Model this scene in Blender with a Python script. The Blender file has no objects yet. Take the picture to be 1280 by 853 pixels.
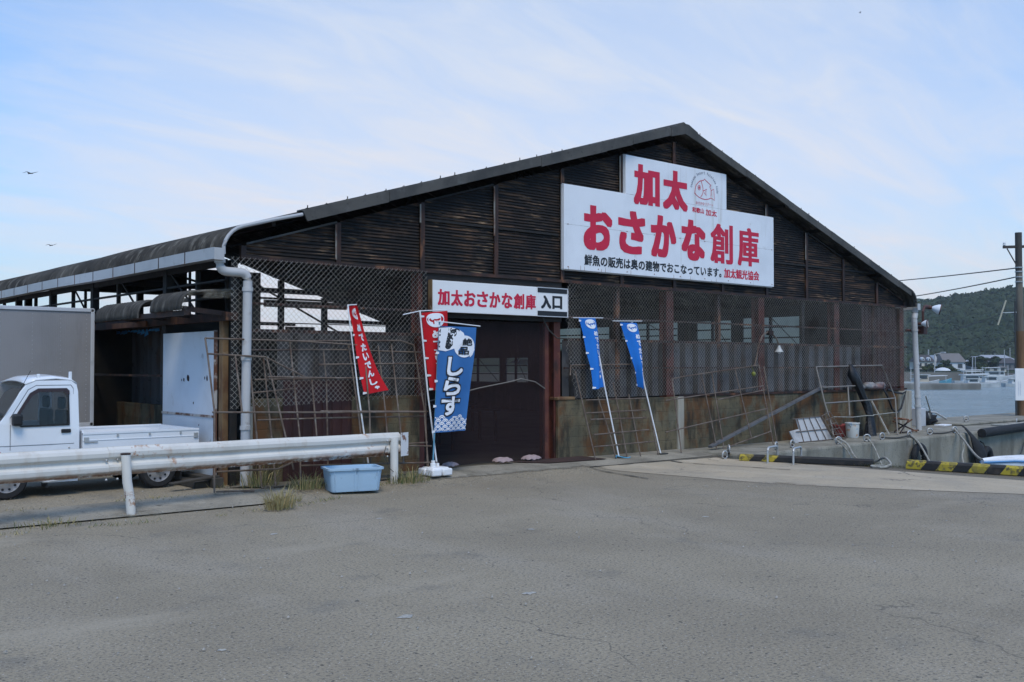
import bpy, bmesh, math, random
from mathutils import Vector, Matrix, noise as mnoise
from math import sin, cos, pi, radians as R
random.seed(7)
sc = bpy.context.scene
COL = sc.collection

# ------------------------------------------------------------------ camera
CAM = Vector((-6.5, -13.74, 1.85))
YAW = math.atan2(.757, .653)
PITCH = math.atan(30.5 / 1265)
cd = bpy.data.cameras.new("camera"); cam = bpy.data.objects.new("camera", cd); COL.objects.link(cam)
cd.sensor_width = 36; cd.lens = 1265 / 1280 * 36; cd.clip_start = .1; cd.clip_end = 6000
cam.location = CAM; cam.rotation_euler = (pi / 2 + PITCH, 0, YAW - pi / 2)
sc.camera = cam

# ------------------------------------------------------------------ sky and sun
SUN_EL, SUN_AZ = R(57), R(-118)          # azimuth of the direction TOWARDS the sun, from +X
w = bpy.data.worlds.new("World"); sc.world = w; w.use_nodes = True
nt = w.node_tree; N = nt.nodes; LK = nt.links
for n in list(N): N.remove(n)
def wn(t, **k):
    n = N.new(t)
    for a, b in k.items(): setattr(n, a, b)
    return n
out = wn('ShaderNodeOutputWorld'); bg = wn('ShaderNodeBackground'); bg.inputs[1].default_value = .1
sky = wn('ShaderNodeTexSky', sky_type='NISHITA', sun_disc=False, sun_elevation=SUN_EL, sun_rotation=pi / 2 - SUN_AZ)
sky.air_density = 1.3; sky.dust_density = 1.0; sky.ozone_density = 1.6
geo = wn('ShaderNodeNewGeometry')
sep = wn('ShaderNodeSeparateXYZ')
tc = wn('ShaderNodeTexCoord')
LK.new(tc.outputs['Generated'], sep.inputs[0])
def wmath(op, a, b=None, clamp=False):
    n = wn('ShaderNodeMath', operation=op); n.use_clamp = clamp
    for i, v in enumerate((a, b)):
        if v is None: continue
        if isinstance(v, (int, float)): n.inputs[i].default_value = v
        else: LK.new(v, n.inputs[i])
    return n.outputs[0]
zc = wmath('ADD', wmath('MAXIMUM', sep.outputs[2], 0.0), .22)
px_ = wmath('DIVIDE', sep.outputs[0], zc); py_ = wmath('DIVIDE', sep.outputs[1], zc)
cmb = wn('ShaderNodeCombineXYZ'); LK.new(px_, cmb.inputs[0]); LK.new(py_, cmb.inputs[1])
def wnoise(scale, detail, rough, dist, rot, sx, sy, loc=(0, 0, 0)):
    mp = wn('ShaderNodeMapping'); mp.inputs['Rotation'].default_value = (0, 0, rot); mp.inputs['Scale'].default_value = (sx, sy, 1)
    mp.inputs['Location'].default_value = loc
    LK.new(cmb.outputs[0], mp.inputs[0])
    n = wn('ShaderNodeTexNoise'); n.inputs['Scale'].default_value = scale; n.inputs['Detail'].default_value = detail
    n.inputs['Roughness'].default_value = rough; n.inputs['Distortion'].default_value = dist
    LK.new(mp.outputs[0], n.inputs['Vector']); return n.outputs[0]
def wramp(v, a, b):
    n = wn('ShaderNodeMapRange', interpolation_type='SMOOTHSTEP'); n.inputs[1].default_value = a; n.inputs[2].default_value = b
    LK.new(v, n.inputs[0]); return n.outputs[0]
big = wramp(wnoise(.55, 3, .5, .3, .3, 1, 1, (3.1, 1.2, 0)), .32, .62)
streak = wramp(wnoise(2.2, 7, .62, .7, 1.25, 1, 3.2, (1.0, 4.0, 0)), .28, .82)
# more cloud straight ahead of the view, bluer to both sides
fxy = (cos(YAW), sin(YAW), 0)
dotn = wn('ShaderNodeVectorMath', operation='DOT_PRODUCT'); LK.new(tc.outputs['Generated'], dotn.inputs[0]); dotn.inputs[1].default_value = (cos(YAW - .03), sin(YAW - .03), .12)
ahead = wramp(dotn.outputs['Value'], .80, .99)
low = wramp(sep.outputs[2], .36, .04)
cover = wmath('ADD', wmath('MULTIPLY', big, .11), wmath('MULTIPLY', streak, .29))
cover = wmath('ADD', cover, wmath('MULTIPLY', ahead, .52))
cover = wmath('ADD', cover, wmath('MULTIPLY', low, .22), clamp=True)
cover = wmath('MULTIPLY', cover, .97)
mix = wn('ShaderNodeMix', data_type='RGBA')
LK.new(cover, mix.inputs[0]); 
boost = wn('ShaderNodeMix', data_type='RGBA', blend_type='MULTIPLY'); boost.inputs[0].default_value = 1
LK.new(sky.outputs[0], boost.inputs[6]); boost.inputs[7].default_value = (.42, .96, 1.52, 1)
LK.new(boost.outputs[2], mix.inputs[6])
tint = wn('ShaderNodeMix', data_type='RGBA'); LK.new(low, tint.inputs[0]); tint.inputs[6].default_value = (5.4, 5.75, 6.3, 1); tint.inputs[7].default_value = (6.05, 5.8, 6.1, 1); LK.new(tint.outputs[2], mix.inputs[7])
LK.new(mix.outputs[2], bg.inputs[0]); LK.new(bg.outputs[0], out.inputs[0])

sd = bpy.data.lights.new("sun", 'SUN'); sun = bpy.data.objects.new("sun", sd); COL.objects.link(sun)
sd.energy = 1.5; sd.angle = R(24); sd.color = (1, .88, .71)
dirv = Vector((cos(SUN_EL) * cos(SUN_AZ), cos(SUN_EL) * sin(SUN_AZ), sin(SUN_EL)))
sun.rotation_euler = dirv.to_track_quat('Z', 'Y').to_euler()
sun.location = (0, -30, 40)
vs = sc.view_settings; vs.view_transform = 'Standard'; vs.look = 'None'; vs.gamma = 1; vs.use_curve_mapping = False
vs.exposure = 0.5
sc.cycles.use_denoising = True
sc.cycles.max_bounces = 8; sc.cycles.transparent_max_bounces = 24; sc.cycles.sample_clamp_indirect = 6

# ------------------------------------------------------------------ materials
def nn(nt, t, **k):
    n = nt.nodes.new(t)
    for a, b in k.items(): setattr(n, a, b)
    return n
def rgba(c): return (c[0], c[1], c[2], 1)
class Mat:
    """small builder: base colour, broad mottling, fine grain, streaks, rust spots, bump"""
    def __init__(s, name, col, rough=.7, metal=0.0, spec=.4):
        s.m = bpy.data.materials.new(name); s.m.use_nodes = True
        s.nt = s.m.node_tree; s.b = s.nt.nodes['Principled BSDF']
        s.b.inputs['Roughness'].default_value = rough; s.b.inputs['Metallic'].default_value = metal
        s.b.inputs['Specular IOR Level'].default_value = spec
        s.b.inputs['Base Color'].default_value = rgba(col)
        s.tc = nn(s.nt, 'ShaderNodeTexCoord'); s.col = None; s.base = col
        s.h = None
    def noise(s, scale, detail=5, rough=.55, stretch=(1, 1, 1), dist=0, loc=(0, 0, 0)):
        mp = nn(s.nt, 'ShaderNodeMapping'); mp.inputs['Scale'].default_value = stretch; mp.inputs['Location'].default_value = loc
        s.nt.links.new(s.tc.outputs['Object'], mp.inputs[0])
        n = nn(s.nt, 'ShaderNodeTexNoise'); n.inputs['Scale'].default_value = scale; n.inputs['Detail'].default_value = detail
        n.inputs['Roughness'].default_value = rough; n.inputs['Distortion'].default_value = dist
        s.nt.links.new(mp.outputs[0], n.inputs['Vector']); return n.outputs[0]
    def ramp(s, v, a, b, lo=0., hi=1.):
        n = nn(s.nt, 'ShaderNodeMapRange', interpolation_type='SMOOTHSTEP')
        for i, x in zip((1, 2, 3, 4), (a, b, lo, hi)): n.inputs[i].default_value = x
        s.nt.links.new(v, n.inputs[0]); return n.outputs[0]
    def mul(s, a, b):
        n = nn(s.nt, 'ShaderNodeMath', operation='MULTIPLY')
        for i, v in enumerate((a, b)):
            if isinstance(v, (int, float)): n.inputs[i].default_value = v
            else: s.nt.links.new(v, n.inputs[i])
        return n.outputs[0]
    def over(s, fac, col):
        n = nn(s.nt, 'ShaderNodeMix', data_type='RGBA')
        if isinstance(fac, (int, float)): n.inputs[0].default_value = fac
        else: s.nt.links.new(fac, n.inputs[0])
        if s.col is None: n.inputs[6].default_value = rgba(s.base)
        else: s.nt.links.new(s.col, n.inputs[6])
        n.inputs[7].default_value = rgba(col); s.col = n.outputs[2]
        s.nt.links.new(s.col, s.b.inputs['Base Color']); return s
    def mottle(s, col, scale=1.5, a=.35, b=.7, k=1, stretch=(1, 1, 1), detail=6, loc=(0, 0, 0), rough=.6, dist=0):
        return s.over(s.ramp(s.noise(scale, detail, rough, stretch, dist, loc), a, b, 0, k), col)
    def both(s, col, sc1, sc2, a1=.4, b1=.65, a2=.45, b2=.6, k=1, st1=(1, 1, 1), st2=(1, 1, 1)):
        return s.over(s.mul(s.ramp(s.noise(sc1, 4, .6, st1), a1, b1), s.ramp(s.noise(sc2, 5, .6, st2), a2, b2, 0, k)), col)
    def bump(s, scale, dist=.01, strength=.5, detail=4, stretch=(1, 1, 1)):
        bp = nn(s.nt, 'ShaderNodeBump'); bp.inputs['Strength'].default_value = strength; bp.inputs['Distance'].default_value = dist
        s.nt.links.new(s.noise(scale, detail, .6, stretch), bp.inputs['Height'])
        if s.h: s.nt.links.new(s.h, bp.inputs['Normal'])
        s.h = bp.outputs[0]; s.nt.links.new(s.h, s.b.inputs['Normal']); return s
    def zmask(s, z0, z1):
        sp = nn(s.nt, 'ShaderNodeSeparateXYZ'); s.nt.links.new(s.tc.outputs['Object'], sp.inputs[0]); return s.ramp(sp.outputs[2], z0, z1, 1, 0)
    def rough(s, scale, lo, hi):
        s.nt.links.new(s.ramp(s.noise(scale, 5), .3, .7, lo, hi), s.b.inputs['Roughness']); return s
RUST = (.115, .042, .018)
RUSTD = (.045, .018, .010)

asphalt = Mat('asphalt', (.306, .258, .180), .9, spec=.25)
asphalt.mottle((.240, .201, .140), .35, .35, .65, .85)
asphalt.mottle((.33, .285, .215), .5, .50, .70, .8, stretch=(1, .45, 1), loc=(3, 1, 0))
asphalt.mottle((.165, .15, .122), 1.3, .56, .74, .6, loc=(9, 4, 0))
asphalt.mottle((.14, .123, .098), 42, .48, .62, .75, detail=4)
asphalt.mottle((.055, .052, .048), 30, .60, .68, .9, detail=3, loc=(8, 3, 1))
asphalt.mottle((.42, .395, .35), 52, .62, .69, .85, detail=2, loc=(5, 5, 5))
asphalt.mottle((.045, .043, .04), 12, .68, .72, .8, detail=2, loc=(15, 5, 5))
def cracks(M, scale, width, col, k, mask=(.5, .6), loc=(0, 0, 0)):
    mp = nn(M.nt, 'ShaderNodeMapping'); mp.inputs['Location'].default_value = loc
    ns = nn(M.nt, 'ShaderNodeTexNoise'); ns.inputs['Scale'].default_value = 1.4; ns.inputs['Detail'].default_value = 6
    M.nt.links.new(M.tc.outputs['Object'], ns.inputs['Vector'])
    ad = nn(M.nt, 'ShaderNodeVectorMath', operation='MULTIPLY_ADD'); ad.inputs[1].default_value = (.9, .9, .9)
    M.nt.links.new(ns.outputs['Color'], ad.inputs[0]); M.nt.links.new(M.tc.outputs['Object'], mp.inputs[0]); M.nt.links.new(mp.outputs[0], ad.inputs[2])
    vo = nn(M.nt, 'ShaderNodeTexVoronoi', feature='DISTANCE_TO_EDGE'); vo.inputs['Scale'].default_value = scale
    M.nt.links.new(ad.outputs[0], vo.inputs['Vector'])
    f = M.mul(M.ramp(vo.outputs['Distance'], width, width * .3, 0, k), M.ramp(M.noise(.5, 3, .5, loc=loc), mask[0], mask[1]))
    M.over(f, col)
asphalt.mottle((.10, .092, .078), .8, .58, .74, .28, stretch=(1, .6, 1), loc=(21, 7, 0), detail=8)
asphalt.mottle((.37, .32, .24), .7, .56, .76, .5, stretch=(.5, 1.3, 1), loc=(33, 2, 0), detail=8)
cracks(asphalt, .13, .0016, (.06, .056, .05), .55, (.44, .56), (3, 8, 0))
cracks(asphalt, .22, .0035, (.06, .058, .055), .7, (.52, .66))
asphalt.bump(70, .006, .5, 3).bump(2.0, .02, .3)

concrete = Mat('apron_concrete', (.43, .355, .25), .88, spec=.25)
concrete.mottle((.33, .285, .215), .8, .35, .7, .9)
concrete.mottle((.50, .435, .335), 1.6, .5, .75, .6, stretch=(1, .35, 1), loc=(4, 0, 0))
concrete.mottle((.17, .155, .135), 9, .55, .75, .5)
concrete.mottle((.14, .13, .115), 55, .55, .7, .5, detail=3)
cracks(concrete, .35, .006, (.09, .085, .075), .8, (.45, .6), (7, 3, 0))
concrete.bump(40, .004, .4, 4).bump(3, .01, .3)

oldconc = Mat('old_concrete', (.29, .26, .205), .92, spec=.2)
oldconc.mottle((.165, .148, .115), 1.1, .38, .68, .9)
oldconc.mottle((.37, .335, .27), 2.3, .52, .74, .7, loc=(4, 2, 0))
oldconc.mottle((.07, .066, .055), 6, .58, .74, .7)
oldconc.mottle((.075, .085, .045), 1.7, .6, .75, .4, loc=(0, 8, 0))
oldconc.mottle((.08, .075, .065), 50, .52, .7, .6, detail=3)
oldconc.bump(30, .008, .5, 5).bump(4, .015, .4)

quayconc = Mat('quay_concrete', (.27, .25, .20), .92, spec=.2)
quayconc.mottle((.165, .152, .12), 1.3, .38, .66, .9, stretch=(1, 1, .6))
quayconc.mottle((.30, .285, .25), 2.3, .5, .74, .7, loc=(4, 2, 0))
quayconc.mottle((.06, .06, .05), 1.6, .52, .75, .75, stretch=(2.5, 2.5, .25), loc=(1, 2, 5))
quayconc.mottle((.07, .065, .055), 30, .55, .7, .6, detail=4)
quayconc.bump(25, .008, .5, 5).bump(3, .02, .4)

block = Mat('block_wall', (.15, .122, .074), .92, spec=.2)
block.mottle((.085, .080, .055), 1.2, .4, .66, .9)
block.mottle((.18, .160, .112), 2.0, .52, .72, .7, loc=(5, 0, 2))
block.mottle((.125, .055, .022), 1.9, .45, .62, .85, stretch=(1.4, 1.4, .8), loc=(2, 7, 1))
block.mottle((.030, .028, .022), 2.6, .46, .66, .8, stretch=(1.6, 1.6, .6), loc=(8, 1, 0))
block.mottle((.05, .05, .04), 18, .55, .7, .6)
def bricks(M, bw, bh, col, k, axis='X', mort=.012):
    mp = nn(M.nt, 'ShaderNodeMapping'); mp.inputs['Rotation'].default_value = (pi / 2, 0, 0) if axis == 'X' else (pi / 2, 0, pi / 2)
    sp = nn(M.nt, 'ShaderNodeSeparateXYZ'); cb = nn(M.nt, 'ShaderNodeCombineXYZ')
    M.nt.links.new(M.tc.outputs['Object'], sp.inputs[0])
    M.nt.links.new(sp.outputs[0 if axis == 'X' else 1], cb.inputs[0]); M.nt.links.new(sp.outputs[2], cb.inputs[1])
    br = nn(M.nt, 'ShaderNodeTexBrick'); br.inputs['Scale'].default_value = 1; br.inputs['Brick Width'].default_value = bw
    br.inputs['Row Height'].default_value = bh; br.inputs['Mortar Size'].default_value = mort; br.inputs['Mortar Smooth'].default_value = .3
    M.nt.links.new(cb.outputs[0], br.inputs['Vector'])
    M.over(M.mul(br.outputs['Fac'], k), col)
    bp = nn(M.nt, 'ShaderNodeBump'); bp.invert = True; bp.inputs['Strength'].default_value = .6; bp.inputs['Distance'].default_value = .01
    M.nt.links.new(br.outputs['Fac'], bp.inputs['Height'])
    if M.h: M.nt.links.new(M.h, bp.inputs['Normal'])
    M.h = bp.outputs[0]; M.nt.links.new(M.h, M.b.inputs['Normal'])
bricks(block, .4, .2, (.07, .064, .048), .16, mort=.010)
block.bump(30, .006, .5, 4)

louvre = Mat('dark_corrugated_steel', (.007, .005, .0038), .75, spec=.35)
louvre.mottle((.014, .008, .005), 1.4, .42, .66, .9, stretch=(.6, 1, 2.2))
louvre.mottle((.006, .005, .0045), 1.8, .4, .65, .7, stretch=(.5, 1, 2), loc=(3, 3, 1))
louvre.both((.085, .045, .024), .9, 3.0, .43, .58, .45, .60, .9, (1, 1, 1), (.35, 1, 5))
louvre.both((.24, .15, .085), .8, 6.0, .50, .62, .54, .62, .9, (1, 1, 1.4), (.3, 1, 5))
steel = Mat('rusty_dark_steel', (.024, .013, .010), .7, .0, .4)
steel.mottle((.085, .033, .018), 2.5, .45, .68, .8, stretch=(1, 1, .5)).mottle((.19, .078, .034), 3, .54, .66, .9, stretch=(1, 1, .4), loc=(3, 4, 5)).mottle((.010, .008, .007), 4, .52, .7, .7, loc=(7, 0, 1))
steel.bump(40, .004, .4)
dark = Mat('dark_painted_steel', (.012, .011, .010), .75).mottle((.028, .020, .015), 3, .4, .7, .8)
redsteel = Mat('red_oxide_steel', (.095, .026, .019), .7)
redsteel.mottle((.15, .050, .027), 3, .45, .7, .8).mottle((.022, .012, .010), 4, .5, .68, .9, stretch=(1, 1, .5), loc=(2, 2, 2)).mottle((.17, .07, .035), 9, .6, .72, .7)
greypanel = Mat('grey_deck_panel', (.098, .092, .090), .7)
greypanel.mottle((.050, .046, .044), 2.3, .44, .60, .9, stretch=(1.3, 1.3, .06), loc=(11, 3, 0))
greypanel.mottle((.085, .083, .086), 1.4, .4, .65, .9, stretch=(1, 1, .5)).mottle((.055, .046, .042), 2.0, .5, .72, .85, stretch=(1.5, 1.5, .35), loc=(3, 0, 0)).mottle((.025, .02, .018), 9, .6, .7, .9, loc=(0, 5, 2)).mottle((.1, .055, .035), 3, .52, .68, .6, stretch=(2, 2, .5), loc=(9, 5, 2))
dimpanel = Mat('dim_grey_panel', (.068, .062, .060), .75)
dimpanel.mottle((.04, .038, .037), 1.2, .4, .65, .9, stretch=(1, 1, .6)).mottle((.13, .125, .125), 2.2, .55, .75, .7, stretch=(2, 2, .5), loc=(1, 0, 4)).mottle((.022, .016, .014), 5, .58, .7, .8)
maroon = Mat('maroon_panel', (.045, .016, .015), .7).mottle((.028, .012, .011), 2, .4, .65, .9, stretch=(1.5, 1.5, .5)).mottle((.085, .034, .022), 3, .56, .72, .7, stretch=(2, 2, .5), loc=(2, 1, 0))
roofm = Mat('weathered_slate_sheet', (.072, .066, .056), .88, spec=.25)
roofm.mottle((.030, .027, .023), 1.2, .38, .60, .9, stretch=(1, .5, 1)).mottle((.17, .158, .135), 3.2, .50, .70, .8, stretch=(.7, 3, .7), loc=(2, 5, 0)).mottle((.022, .022, .021), 6, .55, .7, .8, stretch=(.6, 3, .6))
roofm.bump(25, .006, .5)
barge = Mat('grey_cement_board', (.088, .083, .075), .85, spec=.25).mottle((.048, .048, .047), 1.3, .4, .65, .9).mottle((.13, .13, .128), 4, .55, .72, .5, loc=(3, 3, 0)).mottle((.03, .03, .03), 14, .58, .72, .6)
barge.bump(25, .004, .4)
gutterm = Mat('grey_white_pvc', (.42, .42, .42), .5).mottle((.36, .36, .36), 1.6, .42, .7, .8).mottle((.22, .19, .16), 5, .58, .74, .7, stretch=(1, 1, .4), loc=(3, 0, 0))
pipem = Mat('pale_pvc_pipe', (.46, .45, .44), .5).mottle((.34, .32, .30), 2, .45, .7, .8, stretch=(1, 1, .6)).mottle((.24, .19, .15), 6, .6, .73, .7)
wire = Mat('galvanised_wire', (.40, .365, .32), .6, .1).mottle((.16, .12, .09), 2, .5, .7, .8)
rusttube = Mat('rusty_steel_tube', (.155, .118, .09), .65, .1).mottle((.085, .05, .034), 4, .4, .65, .9).mottle((.26, .23, .20), 9, .55, .7, .6)
whitesteel = Mat('pale_painted_steel_sheet', (.60, .64, .68), .5).mottle((.50, .53, .56), 1.5, .4, .7, .8)
whitesteel.both((.10, .045, .022), 1.2, 6, .56, .66, .56, .62, .95).mottle((.30, .19, .12), 3.5, .66, .76, .6, stretch=(1, 1.4, .4), loc=(4, 4, 1))
yellowrust = Mat('ochre_rusty_steel', (.20, .125, .06), .75).mottle((.10, .042, .02), 3, .4, .62, .9, stretch=(1, 1, .5)).mottle((.30, .24, .16), 6, .58, .72, .7)
whitepaint = Mat('white_painted_steel', (.66, .63, .575), .6).mottle((.54, .51, .46), 1.8, .45, .7, .8)
whitepaint.mottle((.50, .40, .30), 2.2, .52, .74, .6, stretch=(3, 3, .5), loc=(2, 0, 1))
whitepaint.both((.36, .17, .08), 1.3, 11, .54, .63, .53, .61, .85)
whitepaint.both((.16, .06, .03), 2.2, 20, .56, .64, .56, .62, .9).mottle((.42, .36, .29), 14, .64, .72, .5)
railpaint = Mat('rail_paint', (.62, .595, .545), .6).mottle((.50, .475, .43), 1.8, .45, .7, .8)
railpaint.mottle((.47, .38, .29), 2.2, .54, .74, .6, stretch=(3, 3, .5), loc=(2, 0, 1))
railpaint.both((.36, .17, .08), 1.3, 11, .54, .63, .53, .61, .8)
railpaint.over(railpaint.mul(railpaint.zmask(.49, .61), railpaint.ramp(railpaint.noise(9, 5, .65, (.6, .6, 1)), .34, .56)), (.34, .18, .095))
railpaint.over(railpaint.mul(railpaint.zmask(.49, .57), railpaint.ramp(railpaint.noise(16, 5, .65), .42, .58)), (.17, .07, .035))
whitepaint.bump(60, .002, .2)
vinyl = Mat('white_vinyl_banner', (.735, .745, .765), .45).mottle((.63, .64, .66), 1.1, .42, .7, .7).mottle((.50, .48, .45), 4, .66, .76, .5)
vinyl.mottle((.42, .36, .28), 1.6, .58, .74, .45, stretch=(3, 1, .25), loc=(2, 0, 3))
vinyl.bump(1.6, .05, .5, 2, (1, 1, .6))
whiteacr = Mat('white_acrylic_board', (.76, .75, .735), .4).mottle((.68, .665, .65), 1.5, .45, .7, .6)
redtxt = Mat('red_lettering', (.56, .012, .045), .5).mottle((.48, .012, .04), 3, .4, .7, .7)
blacktxt = Mat('black_lettering', (.014, .014, .016), .5)
greytxt = Mat('grey_lettering', (.22, .22, .26), .5)
whitetxt = Mat('white_print', (.74, .74, .76), .7)
redcloth = Mat('red_cloth', (.52, .012, .018), .8, spec=.2).mottle((.42, .010, .016), 2.5, .4, .7, .8)
bluecloth = Mat('blue_cloth', (.016, .155, .52), .8, spec=.2).mottle((.013, .125, .44), 2.5, .4, .7, .8)
deepblue = Mat('deep_blue_cloth', (.04, .145, .36), .8, spec=.2).mottle((.03, .12, .31), 2, .4, .7, .8)
lightprint = Mat('pale_print', (.55, .62, .75), .8)
whiteplastic = Mat('white_plastic', (.74, .74, .74), .4).mottle((.6, .59, .57), 4, .5, .72, .7)
bluepole = Mat('blue_plastic_pole', (.10, .26, .36), .4).mottle((.25, .38, .45), 6, .5, .7, .6)
tubm = Mat('light_blue_plastic', (.36, .50, .62), .5).mottle((.36, .51, .66), 3, .45, .7, .7).mottle((.12, .17, .22), 7, .62, .74, .8, loc=(3, 1, 1)).mottle((.55, .6, .64), 12, .62, .72, .5)
bodywhite = Mat('white_car_paint', (.74, .755, .775), .22, spec=.5).mottle((.69, .70, .71), 1.2, .4, .7, .6)
bodywhite.b.inputs['Coat Weight'].default_value = .4
tyrem = Mat('black_rubber', (.016, .016, .017), .8).mottle((.035, .034, .032), 8, .5, .7, .7)
rimm = Mat('silver_wheel', (.45, .45, .46), .4, .6).mottle((.25, .24, .23), 10, .5, .7, .6)
blackp = Mat('black_plastic', (.014, .014, .015), .5)
brownv = Mat('dark_brown_acrylic', (.035, .016, .014), .25)
seatm = Mat('dark_seat_cloth', (.05, .05, .055), .9)
redlens = Mat('red_lens', (.5, .02, .012), .2)
boxgrey = Mat('grey_ribbed_aluminium', (.30, .285, .28), .55, .2).mottle((.25, .24, .235), .8, .4, .7, .8).mottle((.2, .19, .185), 2, .55, .7, .5, stretch=(2, 2, .2))
trim = Mat('aluminium_trim', (.56, .56, .57), .45, .2).mottle((.42, .42, .42), 4, .5, .7, .7)
netm = Mat('dark_red_net', (.017, .0048, .0045), .8)
pinkbag = Mat('pale_pink_sack', (.33, .25, .245), .9).mottle((.30, .22, .22), 5, .45, .7, .8)
matm = Mat('brown_doormat', (.050, .026, .020), .95).mottle((.03, .018, .015), 4, .4, .7, .9)
tarpm = Mat('black_polythene', (.011, .011, .012), .45).bump(14, .03, .8)
yellow = Mat('yellow_paint', (.42, .32, .03), .6).both((.05, .045, .04), 3, 12, .36, .52, .46, .54, .95).mottle((.33, .26, .04), 3, .45, .7, .8)
blackkerb = Mat('black_paint', (.020, .019, .018), .65).mottle((.06, .045, .034), 5, .52, .7, .8)
ropem = Mat('grey_rope', (.33, .32, .28), .9).mottle((.20, .19, .16), 12, .45, .65, .9)
darkrope = Mat('dark_rope', (.05, .048, .042), .9)
galv = Mat('galvanised_steel', (.46, .46, .45), .45, .5).mottle((.28, .24, .2), 6, .5, .7, .7)
foam = Mat('white_foam', (.72, .72, .72), .7).mottle((.55, .54, .51), 6, .5, .7, .7)
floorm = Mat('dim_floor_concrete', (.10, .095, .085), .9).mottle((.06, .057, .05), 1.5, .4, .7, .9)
woodpole = Mat('weathered_pole', (.16, .135, .105), .85).mottle((.10, .085, .068), 2, .4, .65, .9, stretch=(3, 3, .3)).mottle((.24, .21, .17), 4, .55, .72, .7, stretch=(4, 4, .3))
brownpole = Mat('rusty_brown_pole', (.17, .095, .045), .85).mottle((.11, .06, .03), 2, .4, .65, .9, stretch=(3, 3, .4))
grassm = Mat('grass_green', (.085, .115, .035), .8).mottle((.16, .15, .06), 3, .4, .65, .9)
drygrass = Mat('dry_grass', (.33, .26, .12), .85).mottle((.18, .17, .07), 4, .4, .65, .9)
soil = Mat('dirt', (.105, .09, .065), .95).mottle((.17, .155, .12), 3, .45, .7, .8).mottle((.06, .06, .035), 5, .5, .7, .8)
soil.bump(20, .02, .6)
redtub = Mat('red_plastic', (.33, .06, .05), .6).mottle((.2, .05, .045), 5, .5, .7, .7)
paintbucket = Mat('paint_splashed_plastic', (.55, .54, .50), .6).mottle((.30, .40, .50), 9, .58, .64, .8).mottle((.5, .27, .14), 8, .60, .66, .8, loc=(4, 2, 1)).mottle((.2, .35, .28), 8, .62, .66, .8, loc=(9, 2, 1))
pebm = Mat('pale_grit', (.33, .31, .28), .9).mottle((.2, .19, .17), 5, .4, .6, .9)
lampred = Mat('brown_lamp_housing', (.075, .028, .02), .6)
reflector = Mat('white_lamp_reflector', (.72, .74, .76), .3)
ochre = Mat('yellow_green_float', (.17, .18, .03), .5)
rag = Mat('faded_rags', (.24, .235, .23), .9).mottle((.20, .10, .085), 3, .45, .62, .9).mottle((.10, .11, .13), 4, .5, .7, .9, loc=(3, 3, 3))
blk = Mat('black_cloth', (.014, .014, .016), .85)
birdm = Mat('dark_feathers', (.02, .018, .016), .8)

def glass(name, tint, alpha, rough=.03):
    m = Mat(name, tint, rough, spec=.7); m.b.inputs['Alpha'].default_value = alpha; return m
carglass = glass('car_glass', (.02, .028, .028), .30)
net_ = netm; netm.b.inputs['Alpha'].default_value = .62

# sea: rippled, reflecting the sky
sea = Mat('sea_water', (.17, .23, .245), .16, spec=.5)
sea.mottle((.12, .175, .19), .12, .4, .65, .8, stretch=(1, 1, 1))
sea.bump(.7, 1.0, 1, 4, (1, 1, 1)).bump(.15, 1.2, .6, 3)
# foliage for the far hill
forestm = Mat('hill_foliage', (.030, .048, .022), .9, spec=.15)
forestm.mottle((.040, .052, .028), .02, .4, .62, .9, stretch=(1, 1, 1)).mottle((.016, .028, .014), .10, .45, .65, .9).mottle((.058, .066, .034), .06, .60, .75, .7, loc=(40, 0, 9))
hillm = Mat('hill_ground', (.024, .036, .017), .95, spec=.1).mottle((.040, .052, .022), .02, .4, .65, .9)
farhill = Mat('far_hill_foliage', (.035, .052, .035), .95, spec=.1).mottle((.05, .066, .04), .01, .4, .65, .9)

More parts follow.
